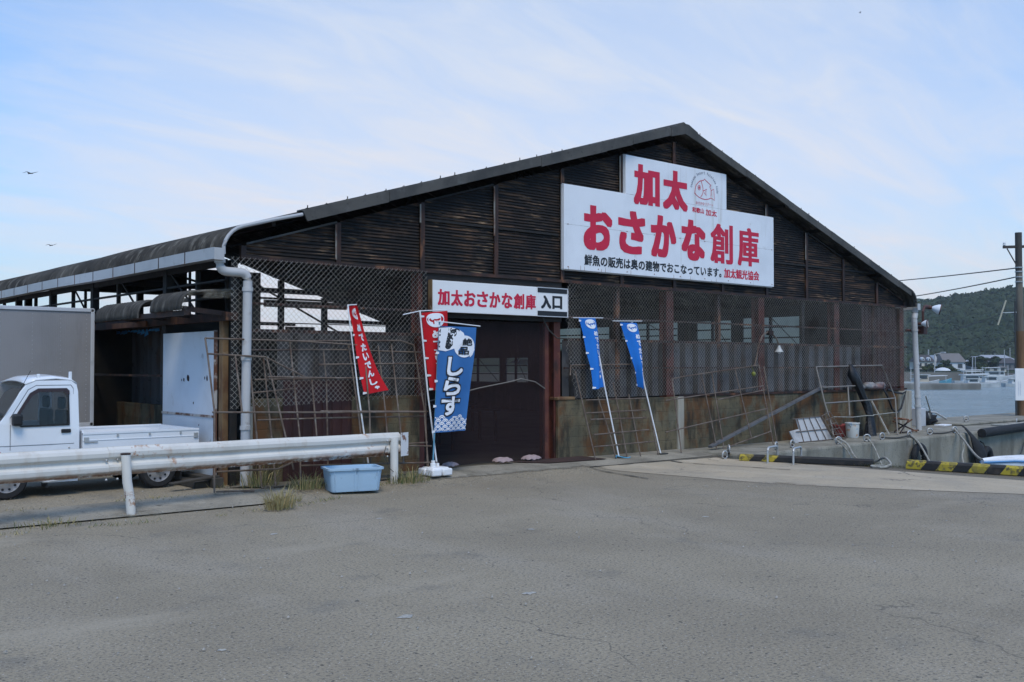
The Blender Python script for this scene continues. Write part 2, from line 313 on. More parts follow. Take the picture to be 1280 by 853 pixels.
# ------------------------------------------------------------------ geometry helpers
def matof(m): return m.m if isinstance(m, Mat) else m
class MB:
    """collects world-space shapes, then links them as ONE mesh object"""
    def __init__(s): s.v = []; s.f = []; s.mi = []; s.k = 0
    def add(s, vs, fs):
        o = len(s.v); s.v += [tuple(p) for p in vs]
        for f in fs: s.f.append(tuple(i + o for i in f)); s.mi.append(s.k)
        return s
    def mat(s, k): s.k = k; return s
    def box(s, a, b):
        x0, y0, z0 = a; x1, y1, z1 = b
        if x0 > x1: x0, x1 = x1, x0
        if y0 > y1: y0, y1 = y1, y0
        if z0 > z1: z0, z1 = z1, z0
        return s.add([(x0, y0, z0), (x1, y0, z0), (x1, y1, z0), (x0, y1, z0), (x0, y0, z1), (x1, y0, z1), (x1, y1, z1), (x0, y1, z1)],
                     [(0, 3, 2, 1), (4, 5, 6, 7), (0, 1, 5, 4), (1, 2, 6, 5), (2, 3, 7, 6), (3, 0, 4, 7)])
    def obox(s, c, size, M=None):
        n = len(s.v); s.box((-size[0] / 2, -size[1] / 2, -size[2] / 2), (size[0] / 2, size[1] / 2, size[2] / 2))
        c = Vector(c)
        for i in range(n, len(s.v)):
            p = Vector(s.v[i]); s.v[i] = tuple((M @ p if M else p) + c)
        return s
    def bar(s, a, b, w, h):
        """rectangular bar from a to b"""
        a = Vector(a); b = Vector(b); d = b - a; L = d.length; d.normalize()
        u = d.cross(Vector((0, 0, 1))); u = Vector((1, 0, 0)) if u.length < 1e-3 else u.normalized(); t = u.cross(d)
        pts = []
        for p in (a, b):
            for (i, j) in ((-1, -1), (1, -1), (1, 1), (-1, 1)): pts.append(p + u * (i * w / 2) + t * (j * h / 2))
        return s.add(pts, [(3, 2, 1, 0), (4, 5, 6, 7), (0, 1, 5, 4), (1, 2, 6, 5), (2, 3, 7, 6), (3, 0, 4, 7)])
    def tube(s, pts, r, n=8, closed=False, r1=None):
        pts = [Vector(p) for p in pts]; m = len(pts); rings = []
        ref = Vector((0, 0, 1))
        for i, p in enumerate(pts):
            if closed: d = pts[(i + 1) % m] - pts[i - 1]
            else: d = pts[min(i + 1, m - 1)] - pts[max(i - 1, 0)]
            d.normalize()
            u = d.cross(ref)
            if u.length < .15: u = d.cross(Vector((0, 1, 0.02)))
            if u.length < .15: u = d.cross(Vector((1, 0, 0)))
            u.normalize(); t = d.cross(u)
            rr = r if r1 is None else r + (r1 - r) * i / (m - 1)
            rings.append([p + (u * cos(2 * pi * k / n) + t * sin(2 * pi * k / n)) * rr for k in range(n)])
        vs = [q for g in rings for q in g]; fs = []
        for i in range(m if closed else m - 1):
            j = (i + 1) % m
            for k in range(n): fs.append((i * n + k, i * n + (k + 1) % n, j * n + (k + 1) % n, j * n + k))
        if not closed: fs.append(tuple(range(n))[::-1]); fs.append(tuple((m - 1) * n + k for k in range(n)))
        return s.add(vs, fs)
    def lathe(s, prof, c, axis='Z', n=20, close=True):
        vs = []; fs = []; c = Vector(c); m = len(prof)
        for (r, h) in prof:
            for k in range(n):
                a = 2 * pi * k / n; p = (r * cos(a), r * sin(a), h)
                p = {'Z': p, 'Y': (p[0], p[2], p[1]), 'X': (p[2], p[0], p[1])}[axis]
                vs.append(c + Vector(p))
        for i in range(m - 1):
            for k in range(n): fs.append((i * n + k, i * n + (k + 1) % n, (i + 1) * n + (k + 1) % n, (i + 1) * n + k))
        if close: fs.append(tuple(range(n))[::-1]); fs.append(tuple((m - 1) * n + k for k in range(n)))
        return s.add(vs, fs)
    def sphere(s, c, r, n=12, m=8, sc=(1, 1, 1), jit=0):
        c = Vector(c); vs = [c + Vector((0, 0, -r * sc[2]))]; fs = []
        for i in range(1, m):
            t = pi * i / m - pi / 2
            for k in range(n):
                a = 2 * pi * k / n; q = 1 + random.uniform(-jit, jit)
                vs.append(c + Vector((r * cos(t) * cos(a) * sc[0] * q, r * cos(t) * sin(a) * sc[1] * q, r * sin(t) * sc[2] * q)))
        vs.append(c + Vector((0, 0, r * sc[2])))
        for k in range(n): fs.append((0, 1 + (k + 1) % n, 1 + k))
        for i in range(m - 2):
            for k in range(n): fs.append((1 + i * n + k, 1 + i * n + (k + 1) % n, 1 + (i + 1) * n + (k + 1) % n, 1 + (i + 1) * n + k))
        t = len(vs) - 1
        for k in range(n): fs.append((t, 1 + (m - 2) * n + k, 1 + (m - 2) * n + (k + 1) % n))
        return s.add(vs, fs)
    def torus(s, c, R_, r, axis='Z', n=24, m=8, sc=(1, 1, 1)):
        pts = []
        for k in range(n):
            a = 2 * pi * k / n; p = (R_ * cos(a), R_ * sin(a), 0)
            p = {'Z': p, 'Y': (p[0], 0, p[1]), 'X': (0, p[0], p[1])}[axis]
            pts.append(Vector(c) + Vector((p[0] * sc[0], p[1] * sc[1], p[2] * sc[2])))
        return s.tube(pts, r, m, True)
    def prism(s, poly, vec):
        """closed polygon (3-D points) extruded along vec"""
        n = len(poly); vec = Vector(vec); vs = [Vector(p) for p in poly] + [Vector(p) + vec for p in poly]
        fs = [tuple(range(n))[::-1], tuple(range(n, 2 * n))] + [(i, (i + 1) % n, n + (i + 1) % n, n + i) for i in range(n)]
        return s.add(vs, fs)
    def plate(s, outer, holes, to3, vec):
        """2-D outline with holes, mapped by to3, extruded along vec"""
        bm = bmesh.new(); vec = Vector(vec); edges = []
        for loop in [outer] + holes:
            vv = [bm.verts.new(to3(*p)) for p in loop]
            for i in range(len(vv)): edges.append(bm.edges.new((vv[i], vv[(i + 1) % len(vv)])))
        bmesh.ops.triangle_fill(bm, edges=edges, use_beauty=True)
        r = bmesh.ops.extrude_face_region(bm, geom=bm.faces[:])
        bmesh.ops.translate(bm, verts=[g for g in r['geom'] if isinstance(g, bmesh.types.BMVert)], vec=vec)
        bmesh.ops.recalc_face_normals(bm, faces=bm.faces[:])
        bm.verts.index_update()
        s.add([v.co.copy() for v in bm.verts], [tuple(v.index for v in f.verts) for f in bm.faces]); bm.free(); return s
    def grid(s, fn, nu, nv, wrap=False):
        o = []
        for i in range(nu + 1):
            for j in range(nv + 1): o.append(fn(i / nu, j / nv))
        fs = [(i * (nv + 1) + j, (i + 1) * (nv + 1) + j, (i + 1) * (nv + 1) + j + 1, i * (nv + 1) + j + 1) for i in range(nu) for j in range(nv)]
        return s.add(o, fs)
    def build(s, name, mats, parent=None, bevel=0, smooth=False, solid=0, fix=True, origin=None):
        me = bpy.data.meshes.new(name)
        org = Vector((0, 0, 0))
        p = parent
        if origin is not None: org = Vector(origin)
        while p is not None: org = org + p.location; p = p.parent
        me.from_pydata([tuple(Vector(q) - org) for q in s.v], [], s.f); 
        for m in (mats if isinstance(mats, (list, tuple)) else [mats]): me.materials.append(matof(m))
        if len(me.materials) > 1: me.polygons.foreach_set('material_index', s.mi)
        if fix:
            bm = bmesh.new(); bm.from_mesh(me); bmesh.ops.recalc_face_normals(bm, faces=bm.faces[:]); bm.to_mesh(me); bm.free()
        if smooth:
            me.polygons.foreach_set('use_smooth', [True] * len(me.polygons))
            if smooth != 'all': me.set_sharp_from_angle(angle=R(40))
        me.update()
        o = bpy.data.objects.new(name, me); COL.objects.link(o)
        if parent is not None: o.parent = parent
        if origin is not None: o.location = origin
        if bevel:
            b = o.modifiers.new('bevel', 'BEVEL'); b.width = bevel; b.segments = 2; b.limit_method = 'ANGLE'; b.angle_limit = R(40)
        if solid:
            b = o.modifiers.new('solid', 'SOLIDIFY'); b.thickness = solid; b.offset = 0
        return o
def tag(o, label=None, cat=None, group=None, kind=None):
    for k, v in (('label', label), ('category', cat), ('group', group), ('kind', kind)):
        if v: o[k] = v
    return o
def thing(name, label, cat, loc, group=None):
    o = bpy.data.objects.new(name, None); COL.objects.link(o); o.location = loc; o.empty_display_size = .2
    return tag(o, label, cat, group)
def struct(mb, name, m, **k): return tag(mb.build(name, m, **k), kind='structure')
def copy_tree(o, parent=None, loc=None, rotz=None, label=None):
    c = o.copy(); COL.objects.link(c)
    if parent is not None: c.parent = parent
    if loc is not None: c.location = loc
    if rotz is not None: c.rotation_euler = (0, 0, rotz)
    if label: c['label'] = label
    for ch in list(o.children): copy_tree(ch, c)
    return c

# ---- lettering: outlines of the built-in font, emboldened by overlaying shifted copies
_gl = {}
def glyphs(txt):
    if txt in _gl: return _gl[txt]
    cu = bpy.data.curves.new('t', 'FONT'); cu.body = txt; cu.resolution_u = 3
    o = bpy.data.objects.new('t', cu); COL.objects.link(o)
    dg = bpy.context.evaluated_depsgraph_get(); me = bpy.data.meshes.new_from_object(o.evaluated_get(dg))
    vs = [(v.co.x, v.co.y) for v in me.vertices]; fs = [tuple(p.vertices) for p in me.polygons]
    bpy.data.objects.remove(o); bpy.data.meshes.remove(me)
    _gl[txt] = (vs, fs); return vs, fs
def lettering(mb, txt, to3, x0, x1, y0, y1, bold=(0, 0), rings=2, lift=0.0, n=10):
    """fits txt into the box x0..x1, y0..y1 of a surface; to3(x, y, lift) -> 3-D point; bold in box units"""
    vs, fs = glyphs(txt)
    ax = min(v[0] for v in vs); bx = max(v[0] for v in vs); ay = min(v[1] for v in vs); by = max(v[1] for v in vs)
    sx = (x1 - x0 - 2 * bold[0]) / (bx - ax); sy = (y1 - y0 - 2 * bold[1]) / (by - ay)
    offs = [(0, 0)]
    if bold[0]:                                   # shifts along a square keep the stroke ends crisp
        for r in range(1, rings + 1):
            m = 2 * r
            for i in range(m + 1):
                for j in range(m + 1):
                    if i in (0, m) or j in (0, m): offs.append(((2 * i / m - 1) * bold[0] * r / rings, (2 * j / m - 1) * bold[1] * r / rings))
    for i, (dx, dy) in enumerate(offs):
        mb.add([to3(x0 + bold[0] + (v[0] - ax) * sx + dx, y0 + bold[1] + (v[1] - ay) * sy + dy, lift + i * .00004) for v in vs], fs)
    return mb
def stroke(mb, pts, wd, to3, lift=0., closed=False):
    """flat ribbon of width wd along a 2-D polyline on a surface"""
    m = len(pts); L = []
    for i in range(m):
        if closed: a, b = pts[i - 1], pts[(i + 1) % m]
        else: a, b = pts[max(i - 1, 0)], pts[min(i + 1, m - 1)]
        dx, dy = b[0] - a[0], b[1] - a[1]; q = math.hypot(dx, dy) or 1
        nx, ny = -dy / q * wd / 2, dx / q * wd / 2
        L.append((pts[i][0] + nx, pts[i][1] + ny)); L.append((pts[i][0] - nx, pts[i][1] - ny))
    vs = [to3(x, y, lift) for x, y in L]
    fs = [(2 * i, 2 * i + 1, 2 * ((i + 1) % m) + 1, 2 * ((i + 1) % m)) for i in range(m if closed else m - 1)]
    return mb.add(vs, fs)
def arc(cx, cy, rx, ry, a0, a1, n=16): return [(cx + rx * cos(R(a0 + (a1 - a0) * i / n)), cy + ry * sin(R(a0 + (a1 - a0) * i / n))) for i in range(n + 1)]

def smooth01(t): t = max(0., min(1., t)); return t * t * (3 - 2 * t)
def gz(x, y): return .1 * smooth01((y + 1.45) / 1.1)

# ------------------------------------------------------------------ ground
EDGE = [(60, 9.9), (-1.6, 9.95), (-3.9, 10.9), (-4.7, 11.05), (-6.6, 11.45), (-12, 12.6), (-60, 22)]
def edge_x(y):
    for (ya, xa), (yb, xb) in zip(EDGE, EDGE[1:]):
        if y <= ya and y >= yb: return xa + (xb - xa) * (ya - y) / (ya - yb) if ya != yb else xb
    return EDGE[-1][1]
ys = [-60, -40, -25, -18] + [-14 + .5 * i for i in range(24)] + [-2.2, -1.9, -1.6, -1.5, -1.4] + [-1.3 + .1 * i for i in range(13)] + [0, 1, 3, 6, 12, 25, 60]
ys = sorted(set(round(y, 3) for y in ys))
xs = [0, .3, .55, .7, .78, .84, .9, .95, 1]
mb = MB(); n = len(xs)
for y in ys:
    e = edge_x(y)
    for t in xs:
        x = -80 + (e + 80) * t
        mb.v.append((x, y, gz(x, y)))
for i in range(len(ys) - 1):
    for j in range(n - 1): mb.f.append((i * n + j, i * n + j + 1, (i + 1) * n + j + 1, (i + 1) * n + j)); mb.mi.append(0)
o0 = len(mb.v)
for i in range(len(ys)): p = mb.v[i * n + n - 1]; mb.v.append((p[0], p[1], -4))
for i in range(len(ys) - 1): mb.f.append((i * n + n - 1, o0 + i, o0 + i + 1, (i + 1) * n + n - 1)); mb.mi.append(1)
struct(mb, 'parking_lot', [asphalt, quayconc], smooth='all')

def fading(M):
    """ragged, worn-through rim: the sheet breaks up towards the edges listed in 'fade'"""
    at = nn(M.nt, 'ShaderNodeAttribute', attribute_name='fade'); no = M.noise(5, 6, .65); n2 = M.noise(60, 3)
    a = nn(M.nt, 'ShaderNodeMath', operation='MULTIPLY_ADD'); M.nt.links.new(no, a.inputs[0]); a.inputs[1].default_value = 1.5; M.nt.links.new(at.outputs['Fac'], a.inputs[2])
    b = nn(M.nt, 'ShaderNodeMath', operation='MULTIPLY_ADD'); M.nt.links.new(n2, b.inputs[0]); b.inputs[1].default_value = .5; M.nt.links.new(a.outputs[0], b.inputs[2])
    M.nt.links.new(M.ramp(b.outputs[0], .85, 1.65), M.b.inputs['Alpha']); return M
oldconc_f = fading(oldconc)
def sheet(name, poly, m, dz, step=.3, zf=gz, fade=(), fw=.5):
    """convex outline draped on the ground a few millimetres up"""
    bm = bmesh.new()
    x0 = min(p[0] for p in poly); x1 = max(p[0] for p in poly); y0 = min(p[1] for p in poly); y1 = max(p[1] for p in poly)
    nx = max(1, int((x1 - x0) / step)); ny = max(1, int((y1 - y0) / step))
    V = [[bm.verts.new((x0 + (x1 - x0) * i / nx, y0 + (y1 - y0) * j / ny, 0)) for j in range(ny + 1)] for i in range(nx + 1)]
    for i in range(nx):
        for j in range(ny): bm.faces.new((V[i][j], V[i + 1][j], V[i + 1][j + 1], V[i][j + 1]))
    cx = sum(p[0] for p in poly) / len(poly); cy = sum(p[1] for p in poly) / len(poly)
    for i in range(len(poly)):
        a = poly[i]; b = poly[(i + 1) % len(poly)]; nrm = Vector((b[1] - a[1], a[0] - b[0], 0))
        if nrm.dot(Vector((cx - a[0], cy - a[1], 0))) > 0: nrm = -nrm
        bmesh.ops.bisect_plane(bm, geom=bm.verts[:] + bm.edges[:] + bm.faces[:], plane_co=(a[0], a[1], 0), plane_no=nrm, clear_outer=True)
    if fade:
        fl = bm.verts.layers.float.new('fade'); cuts = [(Vector(poly[i]), Vector(poly[(i + 1) % len(poly)])) for i in fade]
        for v in bm.verts:
            d = 9
            for a, b in cuts: q = v.co.xy; t = max(0, min(1, (q - a).dot(b - a) / (b - a).length_squared)); d = min(d, (q - a.lerp(b, t)).length)
            v[fl] = min(1, d / fw)
    for v in bm.verts: v.co.z = zf(v.co.x, v.co.y) + dz
    me = bpy.data.meshes.new(name); bm.to_mesh(me); bm.free(); me.materials.append(m.m)
    o = bpy.data.objects.new(name, me); COL.objects.link(o); return tag(o, kind='structure')
sheet('apron', [(5.9, -2.72), (6.35, -1.0), (9.88, -1.12), (9.92, -1.62), (10.88, -3.92), (11.43, -6.6), (12.55, -12), (8.6, -12), (7.4, -7.99), (6.95, -4.6)], fading(concrete), .005, .13, fade=(0, 6, 7, 8, 9), fw=.55)
sheet('walkway', [(2.55, -.62), (3.1, -.98), (6.3, -.99), (9.88, -1.10), (9.88, .0), (2.55, .0)], oldconc_f, .010, .1, fade=(0, 1, 5), fw=.3)
sheet('pavement', [(-9, -1.25), (-9, -.62), (.2, -.58), (1.2, -.62), (.6, -.95), (-.30, -2.08), (-1.86, -1.85), (-3.4, -1.35)], oldconc_f, .020, .1, fade=(2, 3, 4), fw=.3)
sheet('verge', [(-.55, -.56), (-.4, -.12), (3.1, -.10), (3.1, -.72), (2.2, -.98), (.9, -1.0), (.4, -.6)], fading(soil), .026, .1, fade=(0, 2, 3, 4, 5, 6), fw=.35)
# narrow joint lines and repaired seams in the concrete
mb = MB()
for a, b in (((6.32, -1.0), (9.9, -1.13)), ((6.32, -1.0), (5.95, -2.7)), ((8.4, -1.1), (8.9, -3.4))):
    for k in range(10):
        p = Vector((a[0] + (b[0] - a[0]) * k / 10, a[1] + (b[1] - a[1]) * k / 10, 0)); q = Vector((a[0] + (b[0] - a[0]) * (k + 1) / 10, a[1] + (b[1] - a[1]) * (k + 1) / 10, 0))
        w_ = random.uniform(.008, .03); d = (q - p).normalized(); u = Vector((-d.y, d.x, 0)) * w_
        zz = lambda v: Vector((v.x, v.y, gz(v.x, v.y) + .015))
        mb.add([zz(p - u), zz(q - u), zz(q + u), zz(p + u)], [(0, 1, 2, 3)])
struct(mb, 'concrete_joints', Mat('dark_joint', (.045, .042, .036), .95))
# white paint dabs worn into the asphalt
mb = MB()
for (x, y, r) in ((-2.2, -7.55, .07), (-1.0, -7.58, .055), (-3.6, -7.5, .03), (-4.9, -8.6, .07), (1.15, -5.2, .06), (-1.2, -3.6, .05), (.3, -3.4, .05), (3.4, -5.9, .05), (5.9, -3.9, .05), (4.5, -6.6, .03)):
    pts = []
    for k in range(12):
        a = 2 * pi * k / 12; q = r * random.uniform(.45, 1.15); pts.append((x + q * cos(a) * 1.2, y + q * sin(a), gz(x, y) + .004))
    mb.add(pts, [tuple(range(12))])
struct(mb, 'paint_marks', Mat('worn_white_paint', (.40, .375, .32), .95, spec=.1).mottle((.25, .25, .24), 25, .45, .6, .9))
# loose grit
mb = MB()
rg = random.Random(3)
for k in range(650):
    if rg.random() < .3: x = rg.uniform(-4, 3.2); y = rg.uniform(-2.0, .6)
    else: x = rg.uniform(-7, 8.5); y = rg.uniform(-9.5, -1)
    if x > edge_x(y) - .2: continue
    r = rg.choice((.004, .006, .008, .011, .015)); z = gz(x, y) + .014
    mb.add([(x - r, y, z), (x, y - r * .8, z), (x + r, y + .2 * r, z), (x, y + r, z), (x + .2 * r, y, z + r * .9)], [(0, 1, 4), (1, 2, 4), (2, 3, 4), (3, 0, 4)])
tag(mb.build('loose_grit', pebm), kind='stuff')

# quay, basin and sea
QF = [(9.98, -1.66), (14, -1.56), (28, -1.32), (60, -.9)]
mb = MB().prism([(x, y, -4) for x, y in QF] + [(60, 2.05, -4), (20.75, 2.05, -4), (20.75, 27, -4), (9.98, 27, -4)], (0, 0, 4.1))
struct(mb, 'quay', quayconc, bevel=.05)
# raised lip slab on the far half of the quay
mb = MB().box((22.4, -.1, .1), (60, 1.95, .17)); struct(mb, 'quay_slab', quayconc, bevel=.03)
mb = MB(); S_ = 1250
mb.add([(-S_, -S_, -1.2), (S_, -S_, -1.2), (S_, S_, -1.2), (-S_, S_, -1.2)], [(0, 1, 2, 3)])
struct(mb, 'sea', sea)

# ------------------------------------------------------------------ the warehouse
W = thing('fish_warehouse', 'long dark rusty warehouse with corrugated gable, chain link front and grey curved-eave roof', 'warehouse', (10, 0, .1))
XC, XR, LEN = 9.9, 19.8, 25.0
KR = .949                                                          # the right slope is a little shorter
def rt(x): return XC + (XC - x) * KR                               # left-hand x -> mirrored right-hand x
def zr(x): return 3.842 + .302 * (x if x <= XC else XC - (x - XC) / KR)       # top of roof sheet
def zl(x): return zr(x) - .27                                      # top of gable cladding
# roof sheets: corrugated, with the eave bent down in a quarter round
prof = [(-.27, 3.44, -1, 0)]
for k in range(1, 7):
    a = R(180 - (180 - 106.8) * k / 6); prof.append((.15 + .42 * cos(a), 3.449 + .42 * sin(a), cos(a), sin(a)))
for k in range(1, 9): x = .029 + (XC - .029) * k / 8; prof.append((x, zr(x), -.289, .957))
NY = 780
for side in (0, 1):
    mb = MB()
    def fn(u, v):
        i = min(int(round(v * (len(prof) - 1))), len(prof) - 1); y = -.2 + (LEN + .4) * u
        x, z, nx, nz = prof[i]
        d = .024 * sin(2 * pi * y / .13) + .016 * mnoise.noise((x * .6, y * .35, side * 9))
        sag = -.035 * (mnoise.noise((y * .16, side * 5, 1)) + .3)
        x += nx * d; z += nz * d + sag * (1 if i < 8 else max(0, 1 - (i - 7) / 6))
        return (x if side == 0 else rt(x), y, z)
    mb.grid(fn, NY, len(prof) - 1)
    mb.build('roof', roofm, W, smooth='all', solid=.012, fix=False)
# ridge capping
mb = MB()
mb.prism([(XC - .28, -.21, zr(XC - .28) + .02), (XC, -.21, zr(XC) + .045), (XC + .28, -.21, zr(XC + .28) + .02), (XC + .28, -.21, zr(XC + .28) + .05), (XC, -.21, zr(XC) + .085), (XC - .28, -.21, zr(XC - .28) + .05)], (0, LEN + .42, 0))
mb.build('ridge_cap', roofm, W)
# barge boards along the rake, in lengths that lap
def barge_piece(xa, xb, y, cutl=0):
    mb = MB(); t = .175 + random.uniform(-.012, .012)
    mb.prism([(xa, y, zr(xa) + .03), (xb, y, zr(xb) + .03), (xb, y, zr(xb) + .03 - t), (xa + cutl, y, zr(xa + cutl) + .03 - t)], (0, .035, 0))
    mb.prism([(xa, y + .036, zr(xa) + .05), (xb, y + .036, zr(xb) + .05), (xb, y + .036, zr(xb) + .025), (xa, y + .036, zr(xa) + .025)], (0, .16, 0))
    mb.build('barge_board', barge, W, bevel=.006)
br = [1.0, 2.55, 4.15, 5.85, 7.55, 8.3, 9.45]
for k in range(len(br) - 1): barge_piece(br[k], br[k + 1] - .003, -.25 - .006 * (k % 2), .08 if k == 0 else 0)
brr = [10.3, 12.0, 13.6, 15.4, 17.2, 18.6, 19.25]
for k in range(len(brr) - 1): barge_piece(brr[k], brr[k + 1] - .003, -.25 - .006 * (k % 2))
mb = MB(); y = -.262
mb.prism([(9.45, y, zr(9.45) + .04), (9.8, y, zr(9.8) + .07), (10.0, y, zr(10.0) + .07), (10.3, y, zr(10.3) + .04), (10.3, y, zr(10.3) - .155), (XC, y, zr(XC) - .175), (9.45, y, zr(9.45) - .155)], (0, .04, 0))
mb.build('barge_board', barge, W, bevel=.006)
rb2 = random.Random(6); x = 1.1        # hook bolts and lifted sheet ends along the rake
while x < 19.0:
    mb = MB(); mb.tube([(x, -.2, zr(x) - .03), (x + rb2.uniform(-.01, .01), -.2, zr(x) + rb2.uniform(.06, .10))], .009, 5); mb.sphere((x, -.2, zr(x) + .035), .028, 6, 4, (1.3, 1, .7)); mb.build('hook_bolt', roofm, W, fix=False); x += rb2.uniform(.26, .42)
# pale curved flashing at the two front eaves
pts = [(-.245, -.235, 3.43)] + [(p[0] + .012, -.235, p[1] + .0) for p in prof[1:7]] + [(.55, -.235, zr(.55) - .01), (1.0, -.235, zr(1.0) - .03)]
MB().tube(pts, .027, 8).build('eave_flashing', gutterm, W, smooth=True)
MB().tube([(rt(p[0]), p[1], p[2]) for p in pts[:8]] + [(19.0, -.235, zr(19.0) - .05)], .036, 8).build('eave_flashing', barge, W, smooth=True)
# gutters
for sgn, x0 in ((1, -.33), (-1, rt(-.33))):
    mb = MB()
    yy = -.26; k = 0
    gh = lambda y: -.04 * (mnoise.noise((y * .2, 3, sgn)) + .2)
    while yy < LEN:
        L = 1.0; ye = min(yy + L, LEN)
        za, zb = gh(yy), gh(ye)
        for (a, b) in (((x0 - sgn * .075), (x0 - sgn * .065)),):
            mb.mat(0).add([(a, yy, 3.36 + za), (b, yy, 3.36 + za), (b, yy, 3.525 + za), (a, yy, 3.525 + za), (a, ye, 3.36 + zb), (b, ye, 3.36 + zb), (b, ye, 3.525 + zb), (a, ye, 3.525 + zb)],
                          [(0, 3, 2, 1), (4, 5, 6, 7), (0, 1, 5, 4), (1, 2, 6, 5), (2, 3, 7, 6), (3, 0, 4, 7)])
        a, b = x0 - sgn * .065, x0 + sgn * .075
        mb.add([(a, yy, 3.36 + za), (b, yy, 3.36 + za), (b, yy, 3.37 + za), (a, yy, 3.37 + za), (a, ye, 3.36 + zb), (b, ye, 3.36 + zb), (b, ye, 3.37 + zb), (a, ye, 3.37 + zb)],
               [(0, 3, 2, 1), (4, 5, 6, 7), (0, 1, 5, 4), (1, 2, 6, 5), (2, 3, 7, 6), (3, 0, 4, 7)])
        mb.mat(1).box((x0 - sgn * .079, ye - .012, 3.355 + zb), (x0 - sgn * .0752, ye + .012, 3.53 + zb))
        yy = ye; k += 1
    mb.mat(0).box((x0 - .075, -.275, 3.35 + gh(-.26)), (x0 + .075, -.262, 3.52 + gh(-.26)))
    mb.build('gutter', [gutterm, steel], W, fix=True)
# downpipes
def pipe(pts, r, bands):
    p = MB().tube(pts, r, 14).build('downpipe', pipem, W, smooth=True)
    for c in bands: MB().lathe([(r + .001, -.03), (r + .012, -.028), (r + .012, .028), (r + .001, .03)], c, n=14, close=False).build('pipe_collar', pipem, p, smooth=True)
def bend(p, a, b, r, n=4):
    p, a, b = Vector(p), Vector(a), Vector(b); da = (a - p).normalized() * r; db = (b - p).normalized() * r; o = []
    for i in range(n + 1):
        t = i / n; o.append(p + da * (1 - t) ** 2 + db * t ** 2)
    return o
A, B, C_, D_ = (-.27, -.16, 3.37), (-.27, -.16, 3.19), (.16, -.16, 3.19), (.13, -.16, .1)
pipe([A] + bend(B, A, C_, .12) + bend(C_, B, D_, .12) + [D_], .066, [(.158, -.16, 2.95), (.145, -.16, 1.95), (.135, -.16, .95), (-.27, -.16, 3.34)])
A, B, C_, D_ = (19.62, -.16, 3.40), (19.62, -.16, 3.26), (19.56, -.16, 3.12), (19.76, -.16, .1)
pipe([A] + bend(B, A, C_, .06) + bend(C_, B, D_, .06) + [D_], .075, [(19.58, -.16, 2.8), (19.65, -.16, 1.9), (19.70, -.16, 1.0), (19.71, -.16, .75)])

# gable cladding: bays of horizontal corrugation between posts
PX = [.16, 1.75, 3.36, 4.96, 6.58, 8.2, 9.8, 11.42, 13.05, 14.66, 16.28, 17.88, 19.30]
ROW = .052
def inv(z, left): x = (z + .27 - 3.842) / .302; return x if left else rt(x)
for a, b in zip(PX, PX[1:]):
    mb = MB(); xa, xb = a + .035, b - .035; z = 3.45
    top = max(zl(xa), zl(xb)) if not (xa < XC < xb) else zl(XC)
    while z < top:
        z1 = min(z + ROW, top)
        def span(zz):
            l, r = xa, xb
            if zz > zl(xa): l = min(max(xa, inv(zz, True)), xb)
            if zz > zl(xb): r = max(min(xb, inv(zz, False)), xa)
            return l, r
        l0, r0 = span(z); l1, r1 = span(z1); zm = z + ROW * .8
        if r0 - l0 > .01:
            lm, rm = span(min(zm, top))
            mb.add([(l0, .0, z), (r0, .0, z), (rm, .020, min(zm, top)), (lm, .020, min(zm, top)), (l1, .0, z1), (r1, .0, z1)], [(0, 1, 2, 3), (3, 2, 5, 4)])
        z = z1
    mb.build('cladding_panel', louvre, W, fix=False)
# lighter edge strips left of nail-down battens, posts
for x in PX:
    mb = MB(); zt = zl(x) - .02
    if x == PX[0] or x == PX[-1]: mb.box((x - .04, -.03, 3.40), (x + .04, .05, zt))
    else:
        mb.box((x - .045, -.035, 3.40), (x + .045, -.02, zt)); mb.box((x - .012, -.02, 3.40), (x + .012, .06, zt))
    mb.build('gable_post', steel, W, bevel=.003)
mb = MB()
for x, s in ((1.70, 0), (3.31, 1), (4.91, 0), (8.145, 1), (13.0, 0), (14.60, 1), (17.83, 0)):
    z0 = random.uniform(4.0, 4.4) if x > 3 else 3.5
    if zl(x) - z0 > .1: mb.box((x - .018, -.045, z0), (x + .012, -.037, zl(x) - .04))
mb.build('batten', Mat('flaking_paint_wood', (.20, .19, .165), .85).mottle(RUST, 5, .45, .62, .9, stretch=(1, 1, .4)), W)
# sloping edge strips under the rake
for a, b, m in ((.2, 1.72, barge), (3.4, 4.9, dark), (17.9, 19.2, steel), (14.7, 16.2, dark)):
    MB().bar((a, -.02, zl(a) - .005), (b, -.02, zl(b) - .005), .03, .03).build('edge_strip', m, W)
# horizontal dark rail halfway up the cladding
MB().box((3.4, -.022, 4.27), (6.5, -.006, 4.31)).build('rail', dark, W)
MB().box((13.1, -.022, 4.22), (17.8, -.006, 4.26)).build('rail', dark, W)

# horizontal rails
def rail(x0, x1, z, h=.05, y=-.06, m=steel): MB().box((x0, y, z - h / 2), (x1, y + .04, z + h / 2)).build('rail', m, W)
rail(.1, 19.35, 3.425, .05)
rail(.2, 3.4, 2.76, .035); rail(6.62, 19.35, 2.76, .035)
rail(.2, 3.4, 2.36, .05, -.045); rail(6.62, 19.35, 2.34, .05, -.045); rail(6.62, 19.35, 1.80, .03, -.045)
rail(9.9, 19.35, 1.22, .05, -.045)
